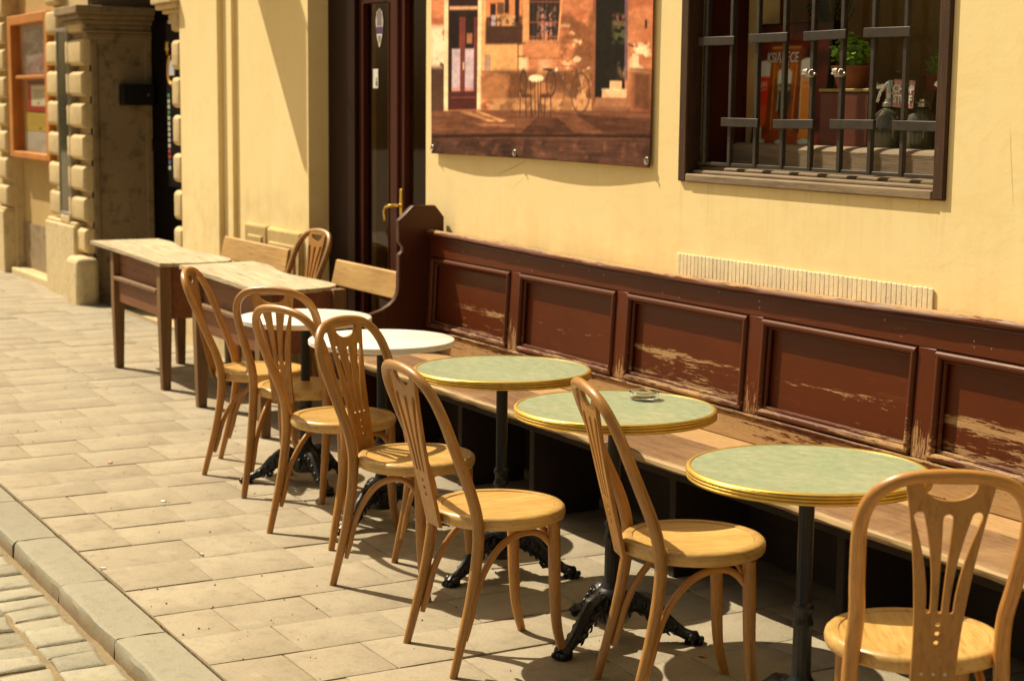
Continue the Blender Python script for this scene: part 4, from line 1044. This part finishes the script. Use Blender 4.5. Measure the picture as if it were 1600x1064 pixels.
# ================================================================== BENTWOOD CHAIRS
hz = [(.186,-.236,0),(.183,-.210,.10),(.180,-.180,.22),(.177,-.158,.34),(.175,-.150,.43),(.176,-.155,.50),(.181,-.176,.58),(.189,-.206,.66),(.196,-.238,.745),(.199,-.262,.81),(.192,-.284,.865),(.168,-.302,.908),(.125,-.316,.938),(.068,-.323,.951),(0,-.326,.955)]
def _fit(p):
    x, y, z = p
    if z > .45: x *= 1-.065*min(1,(z-.45)/.12); y = -.15+(y+.15)*1.10; z = .45+(z-.45)*.972
    return (x, y, z)
hz = [_fit(p) for p in hz]
hr = [.0125,.0145,.0165,.018,.0185,.0185,.018,.0175,.017,.0165,.0162,.0158,.0155,.015,.015]
def splat_mesh():
    zb, zt = .436, .934
    sp = []
    for k in range(13):                      # right edge from bottom to top
        t = k/12; z = zb+(zt-zb)*t; w = .049+.008*t+.055*max(0,t-.12)**1.9; sp.append((w, z))
    outer = sp + [(-w, z) for w, z in reversed(sp)]
    holes = []
    holes.append([(.062*math.cos(a), .921+.042*math.sin(a)) for a in [PI+PI*k/18 for k in range(19)]])
    def slot(c0, c1, w0, w1, z0, z1, pw):
        L = []; Rr = []; n = 14
        zb_, zt_ = z0+w0, z1-w1
        for k in range(n+1):
            t = k/n; z = zb_+(zt_-zb_)*t; c = c0+(c1-c0)*t**pw; w = w0+(w1-w0)*t**1.5
            L.append((c-w, z)); Rr.append((c+w, z))
        top = [(c1+w1*math.cos(a), zt_+w1*math.sin(a)) for a in [PI*k/8 for k in range(1,8)]]
        bot = [(c0+w0*math.cos(a), zb_+w0*math.sin(a)) for a in [PI+PI*k/6 for k in range(1,6)]]
        return Rr + top + L[::-1] + bot
    holes.append(slot(0,0,.0064,.0125,.606,.850,1)); holes.append(slot(.026,.064,.0064,.0135,.606,.856,1.9)); holes.append(slot(-.026,-.064,.0064,.0135,.606,.856,1.9))
    for z in (.580,.557,.534): holes.append([(.0074*math.cos(2*PI*k/14), z+.0074*math.sin(2*PI*k/14)) for k in range(14)])
    cu = bpy.data.curves.new('splat', 'CURVE'); cu.dimensions = '2D'; cu.fill_mode = 'BOTH'; cu.extrude = .005; cu.bevel_depth = .0012; cu.bevel_resolution = 1
    for pts in [outer]+holes:
        sp_ = cu.splines.new('POLY'); sp_.points.add(len(pts)-1); sp_.use_cyclic_u = True
        for i, p in enumerate(pts): sp_.points[i].co = (p[0], p[1], 0, 1)
    o = bpy.data.objects.new('splat_tmp', cu); COL.objects.link(o); bpy.context.view_layer.update()
    me = bpy.data.meshes.new_from_object(o.evaluated_get(bpy.context.evaluated_depsgraph_get())); bpy.data.objects.remove(o)
    for v in me.vertices:
        x, z, d = v.co; y = -.221-.222*(z-.44)-.035*max(0,(z-.5))*max(0,.95-z)*2-d
        v.co = (x, y, z)
    me.name = 'splat'; me.shade_smooth(); me.set_sharp_from_angle(angle=math.radians(35)); return me
def make_chair():
    t = empty('bentwood_chair')
    left = [(-x,y,z) for x,y,z in hz]
    P, R_ = smooth(left+hz[::-1][1:], hr+hr[::-1][1:], 3)
    MB().tube(P, [(r*1.07, r*1.0) for r in R_], 14, up=(0,1,0)).build('back_frame', M['beech'], t)
    me = splat_mesh(); me.materials.clear(); me.materials.append(M['beech_shaded'])
    o = bpy.data.objects.new('backrest_splat', me); COL.objects.link(o); o.parent = t
    q = MB()
    for x in (-.027,0,.027): q.tube([(x,-.228,.455),(x,-.2315,.455)], .0042, 8)
    q.build('screw', M['screw'], o)
    s_ = MB(); s_.lathe([(.150,.441),(.200,.441),(.208,.445),(.2125,.454),(.2135,.466),(.211,.476),(.204,.4825),(.192,.484),(.180,.4825),(.1785,.479)], 64, capt=False)
    seat = s_.build('seat', M['beech_flat'], t, sharp=55)
    p_ = MB(); p_.lathe([(.1783,.4705),(.1775,.4795),(.165,.4792),(.12,.4770),(.06,.4757),(.0005,.4755)], 64, capt=False); p_.build('seat_panel', M['beech_flat'], seat, sharp=60)
    for sx_ in (-1,1):
        P, R_ = smooth([(sx_*.146,.122,.442),(sx_*.147,.126,.33),(sx_*.147,.130,.2),(sx_*.149,.140,.09),(sx_*.156,.166,0)], [.0205,.020,.0185,.016,.0135], 4)
        MB().tube(P, R_, 12, up=(0,1,0)).build('front_leg', M['beech'], t)
        P, R_ = smooth([(sx_*.168,-.188,.105),(sx_*.166,-.170,.17),(sx_*.163,-.152,.24),(sx_*.157,-.122,.31),(sx_*.151,-.070,.378),(sx_*.147,-.01,.412),(sx_*.143,.045,.418),(sx_*.142,.085,.402),(sx_*.143,.112,.372)], [.008,.011,.011,.011,.011,.011,.011,.011,.010], 4)
        MB().tube(P, R_, 10, up=(0,1,0)).build('brace', M['beech'], t)
    P, R_ = smooth([(-.135,.128,.365),(-.11,.118,.40),(-.06,.108,.422),(0,.104,.428),(.06,.108,.422),(.11,.118,.40),(.135,.128,.365)], [.009]+[.0105]*5+[.009], 4)
    MB().tube(P, R_, 10, up=(0,1,0)).build('brace', M['beech'], t)
    return t
ch0 = make_chair()
CH = [(-3.915,-.132,-31.2,0,'bentwood chair turned sideways next to the school desks, farthest of the row'),
      (-3.377,-.132,44.3,0,'bentwood chair with wide pierced back at the farthest white table'),
      (-2.602,-.275,18.9,0,'bentwood chair with an open hoop and no splat in its back'),
      (-1.769,-.352,-61.9,0,'bentwood chair facing the camera with slat shadows across its seat'),
      (-.961,-.455,-3.1,0,'bentwood chair seen side on between the slat shadowed chair and the ashtray table'),
      (-.338,-.143,-17.2,0,'bentwood chair seen edge on in front of the ashtray table'),
      (.669,-.202,58.7,0,'bentwood chair seen from behind, nearest and cut by the frame edge'),
      (-5.70,.60,187,.035,'bentwood chair standing by the door behind the school desks')]
for i, (x, y, r, z, lab) in enumerate(CH):
    o = ch0 if i == 0 else copy_tree(ch0, skip=('backrest_splat',) if i == 2 else ())
    o.location = (x,y,z); o.rotation_euler.z = math.radians(r); tag(o, lab, 'chair', 'bentwood cafe chairs')

# ================================================================== OLD SCHOOL DESKS
def make_desk(name, L, x0, lab, ovl, ovr, skew):
    """x0: left edge of the front apron, L: its length; front legs stand at y=.15"""
    t = tag(empty(name, (x0+L/2,.35,0)), lab, 'school desk', 'old school desks'); D = (-(x0+L/2),-.35,0)
    q = MB(); n = 26; V = []; F = []
    x1 = x0+L; a0, a1 = x0-ovl, x1+ovr
    def zf(u, v): return .800-.014*v+.012*math.sin(2.2*u+.6)*(.3+v)-.022*u
    for h in (0,1):
        for j in range(9):
            v = j/8
            for i in range(n+1):
                u = i/n
                y0, y1 = .085, .58-.075*math.sin(PI*min(1,max(0,(u-.18)/.7)))**1.5+.02*u
                if u > .93: y1 -= .06*((u-.93)/.07)**2
                xx = a0+(a1-a0)*u-skew*v+(.045*math.sin(PI*v)*max(0,(u-.9)/.1))
                V.append((xx, y0+(y1-y0)*v, zf(u, v)-(0 if h == 0 else .022)))
    w = n+1; H = 9*w
    for j in range(8):
        for i in range(n):
            a = j*w+i; F += [(a,a+1,a+w+1,a+w), (H+a,H+a+w,H+a+w+1,H+a+1)]
    for i in range(n): F += [(i+1,i,H+i,H+i+1), (8*w+i,8*w+i+1,H+8*w+i+1,H+8*w+i)]
    for j in range(8): F += [(j*w,(j+1)*w,H+(j+1)*w,H+j*w), ((j+1)*w+n,j*w+n,H+j*w+n,H+(j+1)*w+n)]
    q.add(V, F); q.build('desk_top', M['desk_top'], t, loc=D, sharp=30)
    for k, (lx, ly) in enumerate(((x0+.005,.145),(x1,.145),(x0+.005,.56),(x1,.56))):
        g = MB(); g.cur = random.random(); zt_ = .76; b = .036; u = .026
        g.add([(lx-u,ly-u,0),(lx+u,ly-u,0),(lx+u,ly+u,0),(lx-u,ly+u,0),(lx-b,ly-b,.45),(lx+b,ly-b,.45),(lx+b,ly+b,.45),(lx-b,ly+b,.45),(lx-b,ly-b,zt_),(lx+b,ly-b,zt_),(lx+b,ly+b,zt_),(lx-b,ly+b,zt_)],
              [(3,2,1,0),(0,1,5,4),(1,2,6,5),(2,3,7,6),(3,0,4,7),(4,5,9,8),(5,6,10,9),(6,7,11,10),(7,4,8,11),(8,9,10,11)])
        g.build('leg', M['desk_leg'], t, bevel=.004, loc=D)
    MB().box(x0+.042,x1-.037,.135,.155,.44,.59).build('front_board', M['desk_red'], t, bevel=.003, loc=D)
    MB().box(x0+.042,x1-.037,.150,.168,.592,.755).build('front_board', M['desk_red'], t, bevel=.003, loc=D)
    MB().box(x0+.042,x1-.05,.105,.149,.583,.606).build('front_ledge', M['desk_leg'], t, bevel=.004, loc=D)
    for xx in (x0+.005,x1): MB().box(xx-.012,xx+.012,.182,.523,.43,.755).build('side_board', M['desk_red'], t, bevel=.003, loc=D)
    MB().box(x0+.045,x1-.04,.17,.56,.43,.445).build('shelf', M['desk_red'], t, bevel=.003, loc=D)
    return t
make_desk('school_desk', .985, -7.242, 'old wooden school desk with weathered grey top nearest the stone house', .42, .11, .09)
make_desk('school_desk', 1.005, -5.605, 'old wooden school desk with bowed grey top beside the farthest chair', .175, .10, .13)
def school_bench(x0, x1, lab):
    t = tag(empty('school_bench', ((x0+x1)/2,.78,0)), lab, 'bench', 'low school benches'); D = (-(x0+x1)/2,-.78,0)
    q = MB(); q.add([(x0,.845,.70),(x1,.845,.70),(x1,.868,.70),(x0,.868,.70),(x0+.012,.872,.842),(x1-.012,.872,.842),(x1-.012,.895,.842),(x0+.012,.895,.842)], [(3,2,1,0),(4,5,6,7),(0,1,5,4),(1,2,6,5),(2,3,7,6),(3,0,4,7)])
    q.build('backrest', M['bench_light'], t, bevel=.006, loc=D)
    MB().box(x0-.02,x1+.02,.62,.84,.425,.45).build('seat', M['desk_leg'], t, bevel=.005, loc=D)
    for xx in (x0+.06,x1-.06):
        MB().box(xx-.03,xx+.03,.870,.897,.0,.80).build('back_post', M['desk_leg'], t, bevel=.003, loc=D); MB().box(xx-.03,xx+.03,.64,.69,.0,.424).build('leg', M['desk_leg'], t, bevel=.003, loc=D)
    return t
school_bench(-7.24,-6.07,'low school bench with worn light backrest behind the desk nearest the stone house')
school_bench(-5.36,-4.47,'low school bench with worn light backrest in front of the dark door')

# ================================================================== THINGS IN THE WINDOW
bd = tag(empty('beer_board', (-1.885,1.33,1.553)), 'dark beer advertising board with three glasses standing in the barred window', 'sign board')
tl = .045
nx2, ny2 = 150, 125
bw, bh = .56, .495
bm_ = grid_mesh(nx2, ny2, lambda u, v: (-bw/2+bw*u, -.012+tl*v, .012+bh*v)); bo = bm_.build('print', M['print_card'], bd)
HB = [1242.52778, 52.85882, 2969.34102, -103.45688, -2194.6721, 4536.75085, -0.15752, -0.02486]
U, V = np.meshgrid(np.linspace(-1.84-bw/2,-1.84+bw/2,nx2+1), np.linspace(1.565,1.565+bh,ny2+1)); D = HB[6]*U+HB[7]*V+1
P = Paint((HB[0]*U+HB[1]*V+HB[2])/D, (HB[3]*U+HB[4]*V+HB[5])/D, lin(52,22,18))
P.blot(300,150,1000,1064, lin(96,34,20), .01, 3, .45, .7, .2)
P.rect(535,330,728,1040, lin(140,66,20), 1, 70); P.rect(560,440,706,560, lin(190,112,40), .7, 90); P.blot(525,330,735,1040, lin(100,44,16), .02, 8, .45, .7, .2); P.rect(470,930,900,1064, lin(150,66,28), .9, 40); P.line(540,330,735,326,6,lin(220,160,60)); P.ell(628,330,18,16,lin(222,160,50)); P.ell(632,250,16,9,lin(210,170,70))
P.line(560,445,560,900,6,lin(230,160,70),.6); P.line(716,440,705,900,6,lin(230,160,70),.6)
def beer(cx, top, rw, foam, body0, body1, col, foot, shape):
    P.ell(cx, foot, rw*.85, 18, lin(205,205,180)); P.rect(cx-6, body1-10, cx+6, foot, lin(190,180,140))
    if shape == 'tulip': P.poly([(cx-rw,body0),(cx+rw,body0),(cx+rw*1.15,body0+90),(cx+rw*.9,body1-80),(cx+6,body1),(cx-6,body1),(cx-rw*.9,body1-80),(cx-rw*1.15,body0+90)], col)
    elif shape == 'flute': P.poly([(cx-rw,body0),(cx+rw,body0),(cx+rw*.75,body1-40),(cx+8,body1),(cx-8,body1),(cx-rw*.75,body1-40)], col)
    else: P.poly([(cx-rw,body0),(cx+rw,body0),(cx+rw*.95,body0+150),(cx+rw*.7,body1-60),(cx+rw*.85,body1),(cx-rw*.85,body1),(cx-rw*.7,body1-60),(cx-rw*.95,body0+150)], col)
    P.rect(cx-rw, top+20, cx+rw, body0+3, lin(225,222,190), 1, 10); P.ell(cx, top+24, rw, 26, lin(228,224,196)); P.rect(cx-rw+4, top+30, cx-rw+12, body1-80, lin(250,240,210), .35)
beer(492,425,38,0,525,880,lin(196,48,22),985,'flute'); P.rect(472,740,515,870,lin(205,95,30),.7,50)
beer(636,480,46,0,575,850,lin(52,56,46),990,'tulip')
beer(795,405,48,0,515,960,lin(226,120,36),985,'weizen'); P.rect(765,520,830,760,lin(235,120,60),.7,30)
P.rect(474,570,515,600,lin(225,160,140),.7); P.line(474,625,512,618,6,lin(230,170,150),.7); P.rect(598,600,676,628,lin(190,180,120),.5); P.rect(765,545,815,556,lin(240,190,160),.7); P.line(768,600,815,590,7,lin(240,190,160),.7)
P.grain(.03, 5, .2); P.blur(); apply_paint(bo.data, P.c*1.9)
q = MB()
for x0, x1, z0, z1, o_ in ((-bw/2-.006,-bw/2,.008,.512,0),(bw/2,bw/2+.006,.008,.512,0),(-bw/2,bw/2,.507,.513,0),(-bw/2,bw/2,.006,.012,0)):
    a, b = -.018+tl*(z0-.012)/bh, -.018+tl*(z1-.012)/bh
    q.add([(x0,a,z0),(x1,a,z0),(x1,a+.03,z0),(x0,a+.03,z0),(x0,b,z1),(x1,b,z1),(x1,b+.03,z1),(x0,b+.03,z1)], [(3,2,1,0),(4,5,6,7),(0,1,5,4),(1,2,6,5),(2,3,7,6),(3,0,4,7)])
a, b = -.008, -.008+tl
q.add([(-bw/2,a,.013),(bw/2,a,.013),(bw/2,a+.012,.013),(-bw/2,a+.012,.013),(-bw/2,b,.506),(bw/2,b,.506),(bw/2,b+.012,.506),(-bw/2,b+.012,.506)], [(3,2,1,0),(4,5,6,7),(0,1,5,4),(1,2,6,5),(2,3,7,6),(3,0,4,7)])
q.build('frame', M['black'], bd)
text_mesh('lettering', 'KSIĄŻĘCE', .058, (-.012,.016,.374), (PI/2-.09,0,0), M['white'], bd, .78, .0006, .0008)
for cx, cz, sz in ((-.163,.262,.016),(.0,.235,.016),(.165,.29,.016)): text_mesh('lettering', 'KSIĄŻĘCE', sz, (cx,-.0155+tl*(cz-.012)/bh,cz), (PI/2-.09,0,0), M['ochre'] if cx == 0 else M['white'], bd, .8, .0004)
# crate, potted herb
q = MB(); q.box(-1.555,-1.275,1.265,1.40,1.553,1.79); bx_ = tag(q.build('wooden_box', M['redbox'], None, bevel=.006), 'dark red brown wooden box under the potted herb in the window', 'box')
q = MB(); q.box(-1.56,-1.27,1.26,1.405,1.7905,1.803); q.build('lid', M['ochre'], bx_, bevel=.003)
def herb(name, c, r, h, n, lr, lab, leafm, cat='potted plant', pot=True):
    t = tag(empty(name, c), lab, cat)
    if pot:
        MB().lathe([(r*.72,0),(r*.98,h*.86),(r*1.06,h*.86),(r*1.08,h),(r*.98,h),(r*.95,h*.9),(.001,h*.88)], 28, capt=False).build('pot', M['terracotta'], t)
    l = MB(); R2 = random.Random(5)
    for k in range(n):
        th = R2.uniform(0,2*PI); ph = R2.uniform(.1,1); rr = r*1.5*ph**.5*R2.uniform(.3,1); p = Vector((rr*math.cos(th), rr*math.sin(th)*.75, h+.01+R2.uniform(.0,1)**.8*h*1.35*(1.1-rr/(r*2.2))))
        l.cur = R2.random(); Mx = Matrix.Rotation(R2.uniform(0,6.3),3,'Z') @ Matrix.Rotation(R2.uniform(-.9,.6),3,'X') @ Matrix.Rotation(R2.uniform(-.5,.5),3,'Y'); s_ = lr*R2.uniform(.6,1.25)
        pts = [(0,0,0),(.45,.3,.10),(.55,.75,.08),(0,1.25,-.15),(-.55,.75,.08),(-.45,.3,.10),(0,.65,.0)]
        l.add([p+Mx @ (Vector(a)*s_) for a in pts], [(0,1,6),(1,2,6),(2,3,6),(3,4,6),(4,5,6),(5,0,6)])
        if k % 4 == 0: l.tube([(0,0,h*.85), tuple(p*.6+Vector((0,0,h*.35))), tuple(p)], .0016, 5)
    l.build('foliage', leafm, t); return t
herb('potted_herb', (-1.45,1.33,1.804), .075, .085, 190, .021, 'bright green leafy herb in a terracotta pot on the box', M['leaf'])
herb('small_plant', (-1.30,1.62,1.80), .05, .06, 40, .018, 'small dim potted plant half hidden behind the siphon', M['leaf'])
sp = tag(empty('dried_sprig', (-1.80,1.50,1.9)), 'dark feathery sprig rising behind the beer board', 'plant')
q = MB()
for k in range(26):
    a = random.uniform(-1,1); x2, z2 = a*.14+random.uniform(-.03,.03), .22+random.uniform(0,.16)*(1-abs(a)); q.tube([(0,0,-.34),(a*.05,0,.08),(x2,random.uniform(-.05,.05),z2)], .0016, 4)
    for j in range(7):
        t = .35+.65*j/6; px, pz = a*.05+(x2-a*.05)*t, .08+(z2-.08)*t; d = random.choice((-1,1)); q.add([(px,0,pz),(px+d*.022,.006,pz+.012),(px+d*.03,.0,pz+.026),(px+d*.008,-.004,pz+.014)], [(0,1,2,3)])
q.build('sprays', M['leaf_dark'], sp)
q = MB(); q.lathe([(.04,-.347),(.06,-.28),(.05,-.2),(.03,-.15),(.036,-.14)], 18, capt=False); q.build('vase', M['black'], sp)
def siphon(x, y, lab, r=.062, head=True):
    t = tag(empty('soda_siphon', (x,y,1.553)), lab, 'siphon', 'soda siphons in the window')
    MB().lathe([(r*.9,0),(r,.008),(r*1.02,.10),(r*.98,.135),(r*.8,.16),(r*.5,.176),(r*.32,.184)], 32).build('bottle', M['glass_dark'], t)
    h = MB(); h.lathe([(.022,.18),(.030,.184),(.030,.197),(.024,.202),(.022,.212)], 20)
    if head:
        h.lathe([(.016,.208),(.018,.22),(.020,.26),(.015,.276),(.006,.281)], 18)
        h.tube([(.01,0,.235),(.06,-.012,.222),(.085,-.016,.196)], [.008,.007,.006], 8); h.tube([(-.01,0,.262),(-.05,-.01,.256),(-.072,-.012,.268)], [.009,.011,.013], 8); h.tube([(0,-.018,.27),(-.022,-.03,.235),(-.032,-.034,.2)], [.006,.006,.005], 8)
    h.build('head', M['chrome'], t); return t
siphon(-1.195,1.30,'smoky glass soda siphon with chrome head and spout beside the herb')
siphon(-1.06,1.33,'smoky glass siphon bottle under the pink card', .058, False)
siphon(-.90,1.33,'smoky glass siphon bottle against the right edge of the window', .05, True)
cd = tag(empty('price_card', (-1.10,1.275,1.733)), 'small pink checked card with white letters standing above a siphon', 'card')
mb = grid_mesh(40, 40, lambda u, v: (-.052+.104*u, 0, .10*v)); c_ = mb.build('card', M['print_card'], cd); c_.modifiers.new('Solidify','SOLIDIFY').thickness = .003
U, V = np.meshgrid(np.linspace(0,400,41), np.linspace(400,0,41)); P = Paint(U, V, lin(205,165,165))
for k in range(6): P.rect(70*k,0,70*k+32,400,lin(160,80,90),.35); P.rect(0,70*k,400,70*k+32,lin(150,80,95),.35)
apply_paint(c_.data, P.c)
text_mesh('lettering', 'CHOP', .040, (0,-.0025,.066), (PI/2,0,0), M['white'], cd, .95, .0008, .0012); text_mesh('lettering', 'STUFF', .040, (0,-.0025,.030), (PI/2,0,0), M['white'], cd, .85, .0008, .0012)
cd.rotation_euler = (0,.06,.05)
MB().box(-.02,.02,.004,.016,-.005,.06).build('clip', M['black'], cd, bevel=.002)
def pframe(x, y, z, w, h, rx, rz, lab):
    t = tag(empty('picture_frame', (x,y,z)), lab, 'picture frame'); t.rotation_euler = (rx,0,rz)
    q = MB(); b = .03; q.box(-w/2,-w/2+b,0,.025,0,h); q.box(w/2-b,w/2,0,.025,0,h); q.box(-w/2+b,w/2-b,0,.025,0,b); q.box(-w/2+b,w/2-b,0,.025,h-b,h); q.build('frame', M['frame_gold'], t, bevel=.004)
    MB().box(-w/2+b,w/2-b,.012,.02,b,h-b).build('picture', mat_stone('old_picture', (.35,.30,.17), (.28,.22,.11), (.05,.045,.03), 3, .7, .1, 0, .9), t)
pframe(-1.50,1.90,1.55,.30,1.0,-.22,.1,'tall old picture frame leaning behind the potted herb')
MB_ = MB().box(-2.3,-.4,1.78,2.15,1.40,1.548); tag(MB_.build('sideboard', M['redbox'], None, bevel=.01), 'low dark cupboard inside the room behind the barred window', 'cupboard')
MB().box(-2.28,-.42,1.80,2.13,.0,1.401).build('body', M['redbox'], bpy.data.objects['sideboard'], bevel=.006)

# ================================================================== SMALL LITTER
def dry_leaf(x, y, s_, rz, lab):
    q = MB(); q.keep = True
    pts = [(-1,0,.0),(-.5,.38,.22),(.1,.5,.30),(.75,.22,.12),(1.1,0,.35),(.7,-.3,.10),(0,-.48,.26),(-.55,-.3,.14),(0,0,.05)]
    c, d = math.cos(rz), math.sin(rz)
    q.add([(s_*(a*c-b*d), s_*(a*d+b*c), s_*h+.002) for a, b, h in pts], [(k, (k+1) % 8, 8) for k in range(8)])
    o = q.build('dry_leaf', M['leaf_dry'], None, loc=(x,y,.001)); o.modifiers.new('Solidify','SOLIDIFY').thickness = .0008
    tag(o, lab, 'leaf')
dry_leaf(-.598,.089,.017,.4,'curled orange dry leaf on the paving between chair and green table')
dry_leaf(-2.06,-.20,.014,1.4,'curled orange dry leaf on the paving beneath the table next to the white ones')
def scrap(x, y, w, lab, col):
    q = MB(); q.stone(-w,w,-w*.6,w*.6,0,.006,.004,.004,.003); o = q.build('paper_scrap', col, None, loc=(x,y,.002)); o.rotation_euler.z = random.uniform(0,3); tag(o, lab, 'litter')
pk = mat_plain('pink_paper', (.62,.30,.22), .7, 0, .2, 20, 0)
from_px = [(-4.32,-.75,.016,'pink paper scrap on the paving by the farthest chair',pk),(-3.42,-.77,.012,'tiny cream paper scrap on the paving left of the open backed chair',M['white']),(-2.50,-.915,.010,'tiny pale scrap alone on the open paving between chair legs and kerb',M['white']),(-2.47,-1.305,.010,'white paper scrap lying in the joint along the kerb',M['white'])]
for a in from_px: scrap(*a)
# sand, grit and crumbs: far too many to count
q = MB()
for k in range(900):
    if random.random() < .5: x, y, z = random.uniform(-8,1), random.uniform(-1.3,.4), .0015
    else: x, y, z = random.uniform(-8,1), -1.324+random.gauss(0,.006), -.006
    r = random.choice((.0015,.002,.0025,.003,.0045)); q.cur = random.random()
    q.add([(x-r,y-r*.7,z-.001),(x+r,y-r,z-.001),(x+r*.6,y+r,z-.001),(x-r*.5,y+r*.8,z-.001),(x,y,z+r*.9)], [(0,1,4),(1,2,4),(2,3,4),(3,0,4)])
o = q.build('grit', M['sand']); o['kind'] = 'stuff'

# ================================================================== LIGHT, SKY, CAMERA
w = bpy.data.worlds.new('World'); SC.world = w; w.use_nodes = True
nt_ = w.node_tree; bg = nt_.nodes['Background']; sky = nt_.nodes.new('ShaderNodeTexSky')
sky.sky_type = 'NISHITA'; sky.sun_disc = False; sky.sun_elevation = EL
sky.air_density = 1.0; sky.dust_density = 4.0; sky.ozone_density = .6
D_ = Vector((math.sin(AZ)*math.cos(EL), math.cos(AZ)*math.cos(EL), -math.sin(EL)))     # way the light travels
sky.sun_rotation = math.atan2(-D_.x, -D_.y)
tn = nt_.nodes.new('ShaderNodeMix'); tn.data_type = 'RGBA'; tn.blend_type = 'MULTIPLY'; tn.inputs[0].default_value = 1; tn.inputs[7].default_value = (1, .84, .56, 1)   # warm tint on the sky light, standing in for a warm white balance
nt_.links.new(sky.outputs[0], tn.inputs[6]); nt_.links.new(tn.outputs[2], bg.inputs[0]); bg.inputs[1].default_value = .074
sun = bpy.data.lights.new('sun', 'SUN'); sun.energy = 5.0; sun.angle = math.radians(.53); sun.color = (1, .87, .64)
so = bpy.data.objects.new('sun', sun); COL.objects.link(so); so.rotation_euler = D_.to_track_quat('-Z', 'Y').to_euler(); so.location = (-6,-5,9)
cam = bpy.data.cameras.new('camera'); co = bpy.data.objects.new('camera', cam); COL.objects.link(co); SC.camera = co
cam.sensor_fit = 'HORIZONTAL'; cam.sensor_width = 36; cam.lens = 2672/1600*36; cam.clip_start = .05; cam.clip_end = 400
r_ = Vector((0.485538,0.874156,0.010201)); u_ = Vector((-0.124311,0.057488,0.990577)); f_ = Vector((-0.865332,0.482231,-0.13658))
co.matrix_world = Matrix(((r_.x,u_.x,-f_.x,3.68),(r_.y,u_.y,-f_.y,-2.998),(r_.z,u_.z,-f_.z,1.731),(0,0,0,1)))
cam.dof.use_dof = True; cam.dof.focus_distance = 5.6; cam.dof.aperture_fstop = 4.5
SC.view_settings.view_transform = 'Standard'; SC.view_settings.look = 'None'; SC.view_settings.gamma = 1; SC.view_settings.exposure = 0.42
SC.cycles.max_bounces = 10; SC.cycles.transparent_max_bounces = 12; SC.cycles.caustics_reflective = False; SC.cycles.caustics_refractive = False
SC.cycles.use_denoising = True
